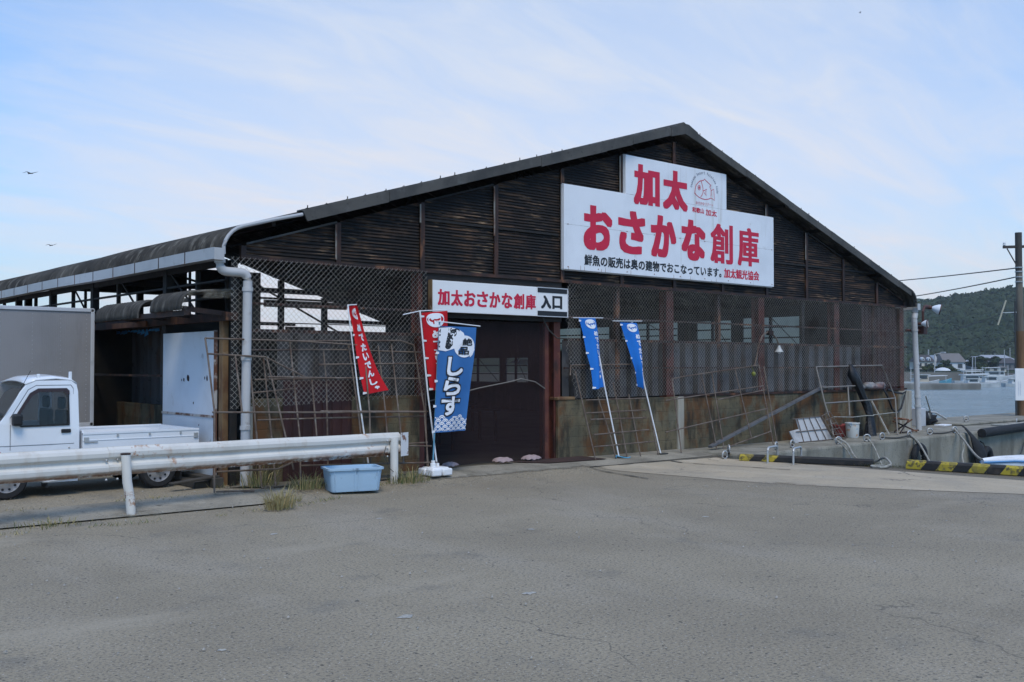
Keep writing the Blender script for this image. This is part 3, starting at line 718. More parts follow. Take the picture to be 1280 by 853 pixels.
# main columns
for x, wd in ((.06, .10), (3.40, .14), (6.52, .16), (9.75, .22), (12.95, .22), (16.1, .22), (19.3, .2)):
    mb = MB(); mb.box((x - wd / 2, .06, .1), (x + wd / 2, .08, 3.4)); mb.box((x - wd / 2, .24, .1), (x + wd / 2, .26, 3.4)); mb.box((x - .012, .08, .1), (x + .012, .24, 3.4))
    mb.build('column', dark if x < .1 else redsteel, W)
for x in (8.2, 11.42, 14.66, 17.88):
    MB().box((x - .05, .08, 1.2 if x > 2 else 1.3), (x + .05, .16, 3.4)).build('column', steel if x != 14.66 else dark, W)
MB().box((6.2, .10, .1), (6.34, .2, 2.7)).build('door_jamb', redsteel, W)
# lintel above the door and dark infill behind the entrance board
MB().box((3.42, -.02, 2.66), (6.56, .08, 3.40)).build('lintel', dark, W)

# chain-link fabric as real wires
def chain(name, poly, s, y, r=.0027):
    """diagonal wires clipped to a convex outline (x, z)"""
    mb = MB(); n = len(poly)
    for sg in (1, -1):
        ks = [p[0] + sg * p[1] for p in poly]; k = math.floor(min(ks) / s) * s
        while k < max(ks):
            ts = []
            for i in range(n):
                (ax, az), (bx, bz) = poly[i], poly[(i + 1) % n]; fa = ax + sg * az - k; fb = bx + sg * bz - k
                if fa * fb < 0: t = fa / (fa - fb); ts.append((ax + (bx - ax) * t, az + (bz - az) * t))
            if len(ts) == 2:
                (xa, za), (xb, zb) = ts
                m = max(1, int(abs(xb - xa) / .5)); dy = .004 * sg; pp = []
                for i in range(m + 1):
                    t = i / m; x = xa + (xb - xa) * t; z = za + (zb - za) * t
                    pp.append((x + .012 * mnoise.noise((x * 1.5, z * 1.5, 2)), y + dy + .03 * mnoise.noise((x * .8, z * .8, 7)), z + .012 * mnoise.noise((x * 1.5, z * 1.5, 5))))
                if math.hypot(xb - xa, zb - za) > .03: mb.tube(pp, r, 3)
            k += s
    mb.build(name, wire, W, fix=False)
chain('chain_link_mesh', [(-.06, 3.42), (3.42, 3.42), (3.40, 1.35), (-.06, 1.22)], .086, -.085, .0025)
chain('chain_link_mesh', [(6.66, 3.40), (19.3, 3.40), (19.3, 2.33), (9.9, 1.25), (7.05, 1.22), (6.72, 1.9)], .082, -.085, .0022)
chain('chain_link_mesh', [(9.95, 1.262), (19.3, 2.32), (19.3, 1.30)], .082, -.088, .0020)
# loose torn edge of the mesh beside the door
mb = MB()
for k in range(26):
    z = 3.3 - k * .08; x = 6.68 + .02 * sin(k * 1.7) + max(0, (2.2 - z)) * .28
    mb.tube([(x, -.085, z), (x - .05 - .03 * random.random(), -.10, z - .05), (x, -.085, z - .10)], .003, 3)
mb.build('torn_wire_edge', wire, W, fix=False)

# lower walls: concrete blocks, panels
MB().box((6.47, -.02, .05), (9.86, .05, 1.2)).build('block_wall', block, W, bevel=.01)
MB().box((6.44, -.04, 1.2), (6.9, .2, 1.26)).build('coping', yellowrust, W, bevel=.015)
MB().box((10.06, -.02, .05), (18.93, .05, 1.19)).build('block_wall', block, W, bevel=.01)
pier = Mat('pale_concrete_pier', (.34, .315, .26), .9).mottle((.20, .16, .11), 2.2, .45, .7, .9, stretch=(3, 3, .3)).mottle((.13, .075, .04), 3, .56, .72, .8, stretch=(4, 4, .25), loc=(3, 0, 0)).bump(30, .005, .4)
MB().box((9.865, -.06, .05), (10.055, .1, 1.2)).build('pier', pier, W, bevel=.012)
MB().box((18.935, -.07, .05), (19.56, .15, 1.17)).build('pier', pier, W, bevel=.015)
MB().box((.25, -.0, .05), (3.33, .06, 1.36)).build('block_wall', block, W, bevel=.01)
MB().box((.16, -.03, .05), (.32, .05, 1.25)).build('pier', pier, W, bevel=.01)
def deck(x0, x1, z0, z1, y, pitch, dep, m, name='wall_panel', ax='X', parent=None):
    """trapezoid-ribbed sheet standing upright"""
    mb = MB(); xs_ = []; x = x0
    while x < x1 - 1e-6:
        for f, d in ((0, 0), (.56, 0), (.64, dep), (.92, dep), (1, 0)):
            xx = x + f * pitch
            if xx <= x1 + 1e-6 and (not xs_ or xx > xs_[-1][0] + 1e-6): xs_.append((xx, d))
        x += pitch
    vs = []
    for xx, d in xs_:
        for z in (z0, z1): vs.append((xx, y + d, z) if ax == 'X' else (y + d, xx, z))
    fs = [(2 * i, 2 * i + 2, 2 * i + 3, 2 * i + 1) for i in range(len(xs_) - 1)]
    mb.add(vs, fs); return mb.build(name, m, W, solid=.004, fix=False)
deck(9.86, 17.35, 1.235, 2.33, .09, .42, .20, greypanel)
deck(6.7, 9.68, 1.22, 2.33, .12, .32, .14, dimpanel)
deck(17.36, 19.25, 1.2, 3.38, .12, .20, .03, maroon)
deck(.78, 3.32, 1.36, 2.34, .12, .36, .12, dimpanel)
deck(.80, 2.05, .12, 1.62, -.045, .17, .022, maroon)
# dark upper backing on the far right bays
# entrance net: thin dark red cloth hung across the doorway
def netf(u, v):
    x = 3.48 + 2.74 * u; z = .13 + 2.5 * v
    return (x, .07 + .018 * sin(x * 4.0) + .012 * sin(x * 11 + 1) * (1 - v * .5), z + .02 * sin(x * 3) * (1 - v))
MB().grid(netf, 60, 8).build('door_net', netm, W, smooth='all', fix=False)
MB().tube([(3.5, -.0, 1.25), (3.9, -.02, 1.33), (4.6, -.02, 1.46), (5.3, -.02, 1.56), (5.55, -.02, 1.61), (5.9, -.01, 1.55), (6.2, .05, 1.42)], .011, 6).build('tie_rope', Mat('dim_rope', (.17, .155, .135), .9), W, smooth=True)
MB().tube([(6.05, -.05, 2.72), (6.2, -.06, 2.5), (6.4, -.06, 2.36), (6.75, -.06, 2.34)], .012, 6).build('cable', darkrope, W)

# --- inside
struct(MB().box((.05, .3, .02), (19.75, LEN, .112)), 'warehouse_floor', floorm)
# right-hand wall
mb = MB(); opn = [(3.2, 2.36, 5.3, 3.30), (5.75, 2.36, 7.1, 3.26), (7.9, 2.62, 10.4, 3.26), (11.0, 2.4, 13.6, 3.2), (15.3, 1.2, 16.6, 2.15), (17.0, 1.2, 19.6, 2.15)]
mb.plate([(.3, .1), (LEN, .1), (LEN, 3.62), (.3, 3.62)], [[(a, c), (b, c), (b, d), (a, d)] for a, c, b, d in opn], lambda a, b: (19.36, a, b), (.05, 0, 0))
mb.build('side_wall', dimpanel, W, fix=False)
for a, c, b, d in opn:
    mb = MB()
    for f in (.34, .68): mb.box((19.30, a, c + (d - c) * f - .02), (19.34, b, c + (d - c) * f + .02))
    mb.box((19.28, (a + b) / 2 - .04, c), (19.35, (a + b) / 2 + .04, d)); mb.bar((19.32, a, c), (19.32, (a + b) / 2, d), .02, .02)
    mb.build('window_bars', dark, W)
# left-hand wall: open strip under the eave, closed below
for y in (2.36, 5.85, 8.4, 10.9, 13.4, 15.9, 18.4, 20.9, 23.4, 24.9): MB().box((-.06, y - .07, .1), (.06, y + .07, 3.42)).build('side_post', dark, W)
for y in (1.2, 4.6, 7.1, 9.6, 12.1): MB().box((-.03, y - .03, 2.6), (.03, y + .03, 3.42)).build('side_post', dark, W)
MB().box((-.05, .20, .1), (.04, .33, 2.55)).build('door_post', yellowrust, W, bevel=.004)
pass
mb = MB()
for z, h in ((3.36, .1), (3.10, .03), (2.86, .03)): mb.box((-.045, .2, z - h / 2), (.02, LEN, z + h / 2))
for y in (1.25, 3.45, 6.0): mb.bar((-.02, y, 2.7), (-.02, y + .9, 3.3), .025, .025)
mb.build('side_rails', dark, W)
MB().box((-.09, -.0, 2.50), (.09, 6.6, 2.62)).build('side_beam', steel, W, bevel=.004)
MB().box((-.12, 3.0, 2.50), (-.093, 4.6, 2.59)).build('rust_plate', Mat('orange_rust_steel', (.17, .075, .035), .8).mottle((.07, .03, .02), 3, .4, .62, .9), W)
deck(2.4, 5.8, 1.15, 2.6, .62, .40, .14, greypanel, ax='Y')
MB().box((.0, 2.38, .1), (.95, 2.42, 2.62)).box((.0, 5.80, .1), (.95, 5.84, 2.62)).box((.0, 2.4, 2.62), (1.0, 5.84, 2.66)).build('bay_lining', dark, W)
deck(5.9, LEN, .1, 2.62, .02, .3, .05, dimpanel, ax='Y')
MB().box((.40, 2.43, .1), (.52, 5.79, 1.16)).build('block_wall', block, W, bevel=.01)
MB().box((-.05, 2.44, 1.66), (-.02, 5.8, 1.70)).build('rail', steel, W)
# steel sliding door leaf
sd_ = MB().box((-.10, .38, .16), (-.06, 2.3, 2.36)).build('steel_door', whitesteel, W, bevel=.006)
mb = MB(); mb.box((-.112, .37, 1.08), (-.1005, 2.31, 1.115)); mb.box((-.108, .365, .16), (-.056, .379, 2.37)); mb.build('door_stiffener', Mat('rust_streaked_white', (.42, .40, .38), .6).mottle(RUST, 4, .42, .56, .95), sd_)
mb = MB()
for (y, z, r) in ((1.30, 1.66, .052), (1.46, 1.63, .028), (1.55, 1.62, .016), (.62, 1.66, .034), (.70, 1.66, .018), (1.1, 1.28, .020), (.9, .95, .014)):
    pts = [(-.1015, y + r * cos(k * .785) * random.uniform(.7, 1.2), z + r * sin(k * .785) * random.uniform(.8, 1.6)) for k in range(8)]
    mb.add(pts, [tuple(range(8))])
mb.build('rust_holes', Mat('rust_hole', (.03, .012, .008), .9), sd_)
# little curved-eave canopy along the side, in two lengths
for y0, y1, bk in ((-.02, 1.12, 0), (1.62, 3.5, .06)):
    cp = [(.04, 2.95), (-.40, 2.915), (-.52, 2.90)] + [(-.56 - .2 * sin(R(a)), 2.70 + .2 * cos(R(a))) for a in (10, 30, 50, 70, 90)] + [(-.765, 2.63)]
    if y1 < 2: cp = cp[:]; 
    mb = MB()
    def cf(u, v):
        i = min(int(round(v * (len(cp) - 1))), len(cp) - 1); y = y0 + (y1 - y0) * u
        return (cp[i][0] - .014 * cos(2 * pi * y / .13) * (1 if i > 2 else .2), y, cp[i][1] - bk + .014 * sin(2 * pi * y / .13) * (1 if i < 5 else .2))
    cn = mb.grid(cf, int((y1 - y0) / .032), len(cp) - 1).build('canopy', roofm, W, smooth='all', solid=.02, fix=False)
    MB().tube([(p[0], y1 if y1 < 2 else y0, p[1] - bk) for p in cp[3:]], .014, 6).build('canopy_edge', barge, cn, smooth=True)
    if y1 < 2:
        mb = MB(); mb.prism([(.04, -.03, 2.965)] + [(p[0], -.03, p[1] + .015) for p in cp[1:]] + [(p[0] + .05, -.03, p[1] - .03) for p in cp[:2:-1]] + [(-.5, -.03, 2.80), (.04, -.03, 2.82)], (0, -.03, 0))
        mb.build('canopy_end', oldconc, cn)
mb = MB()
for y in (.15, 1.3, 2.3, 3.4): mb.bar((.0, y, 2.6), (-.68, y, 2.66), .05, .07)
mb.box((-.72, .0, 2.56), (-.64, 3.6, 2.63)); mb.build('canopy_bracket', steel, W)
mb = MB()
rt_ = random.Random(8)
for k in range(12):
    y = 3.5 + k * .17; q = rt_.uniform(.03, .13); mb.add([(.3, y, 2.49), (.3, y + .15 * rt_.random() + .03, 2.49), (.28, y + .09, 2.49 - q), (.31, y - .02, 2.49 - q * .7)], [(0, 1, 2, 3)])
tag(mb.build('tarp_scrap', Mat('bright_blue_sheet', (.04, .22, .48), .6), origin=(.02, 4.3, 2.4), solid=.003), 'torn scraps of bright blue sheet hanging under the rusty side beam', 'tarp')
# rear gable: panel below, open above with frames
deck(.2, 19.6, .1, 3.2, LEN - .1, .4, .06, dimpanel)
mb = MB()
for x in (.1, 4, 8, 13.97, 16.05, 19.4): mb.box((x - .10, LEN - .15, .1), (x + .13, LEN + .02, zr(x) - .1))
for x in (2, 6, 10): mb.box((x - .04, LEN - .1, 3.1), (x + .04, LEN, zr(x) - .1))
mb.box((.1, LEN - .12, 3.18), (19.4, LEN + .01, 3.3)); mb.box((.1, LEN - .12, 4.62), (19.4, LEN + .01, 4.70))
mb.box((13, LEN - .12, 3.62), (19.4, LEN, 3.66)); mb.box((16.1, LEN - .2, 3.68), (19.2, LEN - .05, 3.84)); mb.box((11.9, LEN - .2, 3.52), (14.6, LEN - .05, 3.66))
mb.bar((12.9, LEN - .05, 5.2), (17.0, LEN - .05, 3.2), .07, .07)
mb.build('rear_frame', dark, W)
MB().box((13.2, LEN - .07, 4.30), (17.2, LEN - .03, 4.60)).build('rear_cladding', greypanel, W)
MB().box((14.2, LEN - .07, 3.34), (15.6, LEN - .03, 3.5)).build('rear_cladding', dimpanel, W)
MB().box((10.4, LEN - .06, 3.2), (13.05, LEN - .02, 5.7)).build('rear_cladding', dimpanel, W)
MB().plate([(.1, 4.59), (9.9, 4.59), (9.9, 6.6), (3.0, 4.62)], [], lambda a, b: (a, LEN - .02, b), (0, .02, 0)).build('rear_cladding', dimpanel, W, fix=False)
# roof trusses
for y in (5.0,):
    mb = MB(); mb.box((.0, y - .05, 3.32), (19.5, y + .05, 3.42))
    for k in range(12):
        xa = .3 + k * 1.6; xb = xa + 1.6
        if xb > 19.3: break
        za = zr(xa) - .14; zb = zr(xb) - .14
        mb.bar((xa, y, za), (xb, y, zb), .06, .08)
        if k % 2: mb.bar((xa, y, 3.4), (xb, y, zb), .04, .04)
        else: mb.bar((xa, y, za), (xb, y, 3.4), .04, .04)
    mb.build('roof_truss', dark, W)
mb = MB()
for k in range(14):
    x = .6 + k * 1.45
    if x > 19.2: break
    mb.box((x - .03, -.1, zr(x) - .11), (x + .03, LEN, zr(x) - .035))
mb.build('purlins', dark, W)

# plain tables standing inside, behind the net
tables = None
for i, (x, y) in enumerate(((5.3, 3.0), (7.6, 4.4), (9.4, 7.5))):
    if i == 0:
        t = thing('table', 'dim long table nearest behind the dark red door net', 'table', (x, y, .112), 'tables inside the warehouse')
        MB().box((x - .9, y - .35, .80), (x + .9, y + .35, .84)).build('table_top', dimpanel, t, bevel=.005)
        for sx in (-.8, .8):
            for sy in (-.28, .28): MB().box((x + sx - .025, y + sy - .025, .112), (x + sx + .025, y + sy + .025, .80)).build('leg', steel, t)
        tables = t
    else: copy_tree(tables, None, (x, y, .112), None, ['', 'middle table of the three standing in the dark beyond the door net', 'farthest dim table deep inside beyond the door net'][i])

# ------------------------------------------------------------------ boards with lettering
def onwall(y): return lambda a, b, l=0: (a, y - .003 - l, b)
S1 = thing('shop_sign', 'large stepped white board high on the gable with big red lettering and a fish drawing', 'sign', (9.9, -.05, 3.65), None)
oc = [(6.55, 3.65), (13.21, 3.65), (13.21, 5.25), (11.465, 5.25), (11.465, 6.03), (8.24, 6.03), (8.24, 5.25), (6.55, 5.25)]
mb = MB().prism([(a, -.05, b) for a, b in oc], (0, -.05, 0)); mb.build('board', vinyl, S1, bevel=.008)
mb = MB()
for a, b in zip(oc, oc[1:] + oc[:1]): mb.bar((a[0], -.035, a[1]), (b[0], -.035, b[1]), .03, .03)
mb.build('frame', trim, S1)
tw = onwall(-.1)
mb = MB()
for a, b in (((6.56, 4.50), (13.2, 4.50)), ((8.25, 5.25), (11.46, 5.25)), ((9.92, 3.66), (9.92, 5.98))):
    stroke(mb, [(a[0] + (b[0] - a[0]) * k / 12, a[1] + (b[1] - a[1]) * k / 12) for k in range(13)], .007, tw, -.002)
mb.build('seam', Mat('sheet_seam', (.50, .50, .50), .6).mottle((.26, .20, .15), 6, .5, .62, .9), S1, fix=False)
mb = MB(); rv = random.Random(12)
for k in range(9): mb.lathe([(.012, 0), (.010, -.008), (0, -.009)], (6.65 + k * .81, -.1005, 3.70), 'Y', 8, False); mb.lathe([(.012, 0), (.010, -.008), (0, -.009)], (6.65 + k * .81, -.1005, 4.50), 'Y', 8, False)
for k in range(10):
    x = rv.uniform(6.6, 13.1); L = rv.uniform(.03, .10); mb.add([tw(x - .004, 3.652, -.002), tw(x + .006, 3.652, -.002), tw(x + .004, 3.652 + L, -.002), tw(x - .002, 3.652 + L, -.002)], [(0, 1, 2, 3)])
mb.build('rusty_screw', Mat('rust_brown', (.22, .11, .06), .8), S1, fix=False)
def line(name, m, parent, specs, bold, to3, **k):
    mb = MB()
    for txt, x0, x1, y0, y1 in specs: lettering(mb, txt, to3, x0, x1, y0, y1, bold, **k)
    return mb.build(name, m, parent, fix=False)
def chars(txt, x0, x1, y0, y1, gap, shrink={}):
    n = len(txt); wd = (x1 - x0 - gap * (n - 1)) / n; o = []
    for i, c in enumerate(txt):
        a, b = shrink.get(c, (0, 0)); o.append((c, x0 + i * (wd + gap), x0 + i * (wd + gap) + wd, y0 + a, y1 - b))
    return o
line('lettering', redtxt, S1, chars('加太', 8.47, 10.14, 5.07, 5.89, .10), (.042, .034), tw, rings=3)
cs_ = chars('おさかな創庫', 7.06, 12.64, 4.06, 4.92, .17)
line('lettering', redtxt, S1, cs_[:4], (.047, .038), tw, rings=3)
line('lettering', redtxt, S1, cs_[4:], (.034, .014), tw, rings=2)
line('small_lettering', blacktxt, S1, [('鮮魚の販売は奥の建物でおこなっています。', 7.08, 11.27, 3.755, 3.965)], (.006, .006), tw, rings=1)
line('small_lettering', redtxt, S1, [('加太観光協会', 11.36, 12.64, 3.76, 3.97)], (.008, .005), tw, rings=1)
mb = MB()
fx = lambda u, v: (10.37 + (u - 190) / (487 - 190) * .67, 5.40 + (505 - v) / (505 - 155) * .44)   # traced fish drawing on the board
P_ = lambda L: [fx(*p) for p in L]
wd = .016
for L in ([(205, 425), (190, 430), (196, 385), (203, 330), (215, 285), (238, 245), (265, 210), (295, 195), (322, 185), (335, 158), (365, 185), (400, 215), (436, 250)],
          [(436, 250), (415, 275), (428, 300), (437, 338), (478, 300), (482, 400), (487, 495), (436, 462)],
          [(436, 340), (437, 400), (432, 440)],
          [(190, 430), (215, 455), (255, 485), (300, 502), (350, 505), (395, 490), (436, 462)],
          [(290, 205), (303, 260), (314, 320), (316, 380), (305, 430), (280, 475)],
          [(320, 365), (372, 325), (355, 375), (365, 435), (330, 390)]):
    stroke(mb, P_(L), wd, tw)
stroke(mb, [(fx(258, 320)[0] + .045 * cos(R(a)), fx(258, 320)[1] + .05 * sin(R(a))) for a in range(0, 360, 20)], .012, tw, closed=True)
pts = [(fx(258, 320)[0] + .026 * cos(R(a)), fx(258, 320)[1] + .03 * sin(R(a))) for a in range(0, 360, 30)]
mb.add([tw(a, b, 0) for a, b in pts], [tuple(range(12))])
mb.build('fish_drawing', redtxt, S1, fix=False)
line('small_lettering', Mat('faint_red_lettering', (.62, .16, .18), .5), S1, [('おさかなリゾート', 10.41, 10.99, 5.268, 5.338)], (.001, .001), tw, rings=1)
line('small_lettering', redtxt, S1, [('和歌山', 10.29, 10.68, 5.085, 5.20), ('加太', 10.74, 11.12, 5.06, 5.20)], (.004, .004), tw, rings=1)
mb = MB(); txt = 'Osakana Resort Wakayama Kada'; ac, bc = fx(338, 345); nch = len(txt)
for i, c in enumerate(txt):
    if c == ' ': continue
    a = R(176 - 178 * i / (nch - 1)); ca, sa = ac + .41 * cos(a), bc + .335 * sin(a) ; th = a - pi / 2
    h = .062 if c.isupper() or c in 'kdty' else .046
    f = lambda x, y, l=0, ca=ca, sa=sa, th=th: tw(ca + x * cos(th) - y * sin(th), sa + x * sin(th) + y * cos(th), l)
    lettering(mb, c, f, -.016, .016, 0, h, (.0015, .0015), rings=1)
mb.build('small_lettering', greytxt, S1, fix=False)
# entrance board
S2 = thing('entrance_sign', 'long low white board over the doorway with red lettering and a black-barred end', 'sign', (5.05, -.1, 2.74), None)
MB().box((3.48, -.14, 2.745), (5.83, -.06, 3.275)).build('board', whiteacr, S2, bevel=.006)
MB().box((5.833, -.14, 2.745), (6.61, -.06, 3.275)).build('end_board', whiteacr, S2, bevel=.006)
MB().box((3.46, -.15, 2.74), (3.478, -.05, 3.28)).build('frame', yellowrust, S2)
MB().box((5.845, -.146, 3.18), (6.585, -.1405, 3.262)).box((5.845, -.146, 2.757), (6.585, -.1405, 2.845)).build('black_bar', blacktxt, S2)
mb = MB()
for a, b in (((5.84, 2.747), (6.61, 2.747)), ((5.84, 3.273), (6.61, 3.273)), ((6.605, 2.747), (6.605, 3.273))): mb.bar((a[0], -.143, a[1]), (b[0], -.143, b[1]), .012, .012)
mb.build('frame', trim, S2)
tw2 = onwall(-.14)
line('lettering', redtxt, S2, chars('加太おさかな創庫', 3.59, 5.80, 2.86, 3.13, .03), (.012, .007), tw2)
line('lettering', blacktxt, S2, chars('入口', 5.93, 6.46, 2.89, 3.13, .03), (.016, .010), tw2)

# ------------------------------------------------------------------ nobori flags
class Cloth:
    """cloth hung between a left and a right polyline; s across 0..1, t down 0..1; folds push it along Y"""
    def __init__(s, L, Rr, fold=lambda a, t: 0): s.L, s.R, s.fold = [Vector(p) for p in L], [Vector(p) for p in Rr], fold
    @staticmethod
    def at(P, t):
        n = len(P) - 1; k = min(int(t * n), n - 1); f = t * n - k
        p0, p1, p2, p3 = P[max(k - 1, 0)], P[k], P[k + 1], P[min(k + 2, n)]
        return .5 * ((2 * p1) + (p2 - p0) * f + (2 * p0 - 5 * p1 + 4 * p2 - p3) * f * f + (3 * p1 - p0 - 3 * p2 + p3) * f ** 3)
    def p(s, a, t, lift=0):
        q = s.at(s.L, t).lerp(s.at(s.R, t), a); return q + Vector((0, s.fold(a, t) - lift, 0))
    def mesh(s, nu=24, nv=48): return MB().grid(lambda a, t: s.p(a, t), nu, nv)
    def put(s, x, y, l=0): return s.p(x, 1 - y, l + .007)
def ties(mb, pole, cl, ts):
    for t in ts:
        a = cl.p(0, t); b = cl.p(.10, t); a = a + Vector((-.03, -.012, 0)); b = b + Vector((0, -.012, 0))
        mb.add([a + Vector((0, 0, .02)), a - Vector((0, 0, .02)), b - Vector((0, 0, .012)), b + Vector((0, 0, .012))], [(0, 1, 2, 3)])
def emblem(mb, cl, cx, cy, rx, ry):
    """round crest: a ring round a bream's head"""
    C = lambda r, a0=0, a1=360, n=28, k=1: arc(cx, cy, rx * r, ry * r, a0, a1, n)
    stroke(mb, C(1)[:-1], rx * .09, cl.put, closed=True)
    stroke(mb, arc(cx - .05 * rx, cy - .05 * ry, rx * .72, ry * .72, 20, 250), rx * .10, cl.put)
    pts = arc(cx - .02 * rx, cy + .16 * ry, rx * .50, ry * .38, 0, 190, 14) + [(cx - .34 * rx, cy - .15 * ry), (cx - .1 * rx, cy + .05 * ry), (cx + .2 * rx, cy + .02 * ry)]
    mb.add([cl.put(*p) for p in pts], [tuple(range(len(pts)))])
    stroke(mb, arc(cx + .05 * rx, cy - .1 * ry, rx * .6, ry * .62, 250, 345), rx * .16, cl.put)
    stroke(mb, arc(cx + .2 * rx, cy - .3 * ry, rx * .3, ry * .3, 170, 300), rx * .10, cl.put)
def flag(name, label, m, L, Rr, pole, bar_, fold, decor, group, polem=None, foot=True, tie=(.06, .3, .52, .76, .97)):
    t = thing('banner_flag', label, 'banner', pole[-1], group)
    p_ = MB().tube(pole, .0135, 8).build('pole', polem or whiteplastic, t, smooth=True)
    MB().tube(bar_, .009, 6).build('crossbar', whiteplastic, t, smooth=True)
    cl = Cloth(L, Rr, fold); c = cl.mesh().build('cloth', m, t, smooth='all', fix=False)
    mb = MB(); decor(mb, cl); mb.build('print', whitetxt, c, fix=False)
    mb = MB(); ties(mb, pole, cl, tie)
    mb.build('tie', whitetxt, c, fix=False)
    return t, cl, c
def vert(mb, cl, txt, x0, x1, y1, y0, gap=.012, bold=(.016, .004), sc=lambda k: (0, 1)):
    n = len(txt); h = (y1 - y0 - gap * (n - 1)) / n
    for i, ch in enumerate(txt):
        b, tp = y1 - i * (h + gap) - h, y1 - i * (h + gap); k = .62 if ch in 'ゃょゅ' else 1
        lettering(mb, ch, cl.put, x0 + (x1 - x0) * (1 - k), x1, b + h * (1 - k), tp, bold, rings=1, n=6)
G_ = 'nobori flags outside the warehouse'
# leaning red flag by the guard rail: the upper half is twisted together
d_red1 = lambda mb, cl: (emblem(mb, cl, .5, .90, .22, .05), vert(mb, cl, 'めでたいでんしゃ', .33, .72, .80, .03, .02))
flag('banner_flag', 'red flag on a leaning white pole behind the guard rail, twisted narrow at its top', redcloth,
     [(1.87, -.13, 2.77), (1.925, -.19, 2.40), (1.955, -.24, 2.0), (1.985, -.29, 1.66), (2.02, -.33, 1.40)],
     [(2.00, -.13, 2.79), (2.10, -.17, 2.44), (2.21, -.22, 2.08), (2.34, -.27, 1.74), (2.49, -.32, 1.46)],
     [(1.86, -.125, 2.80), (1.945, -.31, 1.40), (2.05, -.50, gz(2, -.5))], [(1.85, -.125, 2.79), (2.02, -.13, 2.805)],
     lambda a, t: (.06 * sin(a * 9 + .5) * max(0, .55 - t) * 1.6 + .02 * sin(a * 5 + t * 4)) - .02, d_red1, G_)
d_red2 = lambda mb, cl: (emblem(mb, cl, .5, .90, .30, .062), vert(mb, cl, 'めでたいでんしゃ', .34, .76, .80, .06, .018))
REDT, _, _ = flag('banner_flag', 'red flag with a white round crest hanging half behind the blue flag', redcloth,
     [(3.055, -.40, 2.70), (3.10, -.44, 2.2), (3.135, -.47, 1.8), (3.17, -.49, 1.45)], [(3.57, -.40, 2.75), (3.57, -.44, 2.2), (3.57, -.46, 1.8), (3.56, -.49, 1.45)],
     [(3.05, -.39, 2.73), (3.13, -.50, 1.4), (3.245, -.60, .22)], [(2.72, -.39, 2.66), (3.05, -.385, 2.73), (3.6, -.385, 2.77)],
     lambda a, t: .03 * sin(a * 6 + t * 3) - .03, d_red2, G_)
fd1 = lambda a, t: .05 * sin(a * 5.5 + t * 3 + .4) * (.4 + t) - .03
d_bl = lambda mb, cl: (emblem(mb, cl, .60, .895, .27, .062), vert(mb, cl, 'めでたいでんしゃ', .60, .92, .79, .10, .018, (.012, .003)))
flag('banner_flag', 'blue crest flag on the leaning pole nearer the doorway', bluecloth,
     [(6.87, -.14, 2.74), (6.96, -.18, 2.45), (7.02, -.22, 2.11), (7.07, -.27, 1.80), (7.06, -.31, 1.40)], [(7.29, -.15, 2.75), (7.35, -.18, 2.45), (7.36, -.24, 2.11), (7.37, -.28, 1.80), (7.38, -.33, 1.44)],
     [(7.27, -.125, 2.76), (7.40, -.32, 1.45), (7.56, -.54, gz(7, -.54) + .015)], [(6.76, -.125, 2.745), (7.56, -.125, 2.765)], fd1, d_bl, G_)
fd2 = lambda a, t: .07 * sin(a * 5 + 1.0) * min(1, t * 1.3) - .04
d_bl2 = lambda mb, cl: (emblem(mb, cl, .62, .895, .28, .062), vert(mb, cl, 'めでたいでんしゃ', .66, .97, .79, .10, .018, (.012, .003)))
flag('banner_flag', 'blue crest flag farther from the doorway, its cloth wrung to a narrow tail', bluecloth,
     [(7.98, -.14, 2.69), (8.09, -.18, 2.40), (8.23, -.23, 2.02), (8.33, -.28, 1.72), (8.36, -.30, 1.45)], [(8.45, -.15, 2.69), (8.50, -.18, 2.42), (8.49, -.24, 2.02), (8.43, -.28, 1.70), (8.40, -.32, 1.38)],
     [(8.38, -.125, 2.71), (8.53, -.32, 1.45), (8.75, -.54, gz(8, -.54) + .015)], [(7.83, -.125, 2.715), (8.67, -.125, 2.735)], fd2, d_bl2, G_)
# small feet under the leaning poles
for x in (7.56, 8.75):
    MB_ = MB().box((x - .07, -.60, .105), (x + .16, -.50, .125)); tag(MB_.build('pole_rest', darkrope, origin=(x, -.55, .1), bevel=.004), 'small dark scrap under the foot of the %s leaning blue flag pole' % ('nearer' if x < 8 else 'farther'), 'rest')
tag(MB().tube([(7.40 + .28 * t, -.62 + .10 * sin(t * 5), .13 + .02 * sin(t * 6)) for t in [i / 8 for i in range(9)]], .011, 6).build('blue_hose', Mat('blue_hose', (.05, .28, .45), .5), origin=(7.5, -.6, .1), smooth=True), 'short bit of bright blue hose at the foot of the nearer blue flag', 'hose')
# the frontal blue banner
bl = [(3.215, -.66, 2.485), (3.19, -.68, 2.05), (3.155, -.70, 1.6), (3.125, -.71, 1.15), (3.095, -.72, .78)]
brt = [(3.96, -.70, 2.475), (3.91, -.72, 2.05), (3.84, -.72, 1.6), (3.765, -.73, 1.15), (3.70, -.74, .79)]
def d_shirasu(mb, cl): pass
t5 = thing('banner_flag', 'deep blue flag with large outlined white lettering and white waves along its hem', 'banner', (3.06, -.72, .22), G_)
MB().tube([(3.26, -.64, 2.56), (3.17, -.68, 1.5), (3.075, -.715, .24)], .014, 8).build('pole', bluepole, t5, smooth=True)
MB().tube([(3.19, -.655, 2.56), (4.06, -.69, 2.50)], .010, 6).build('crossbar', whiteplastic, t5, smooth=True)
cl = Cloth(bl, brt, lambda a, t: .022 * sin(a * 7 + t * 2) * (.3 + t) - .02)
c5 = cl.mesh(30, 60).build('cloth', deepblue, t5, smooth='all', fix=False)
mb = MB(); rr = random.Random(5)                                   # heap of little fish, top left: white ground with dark squiggles
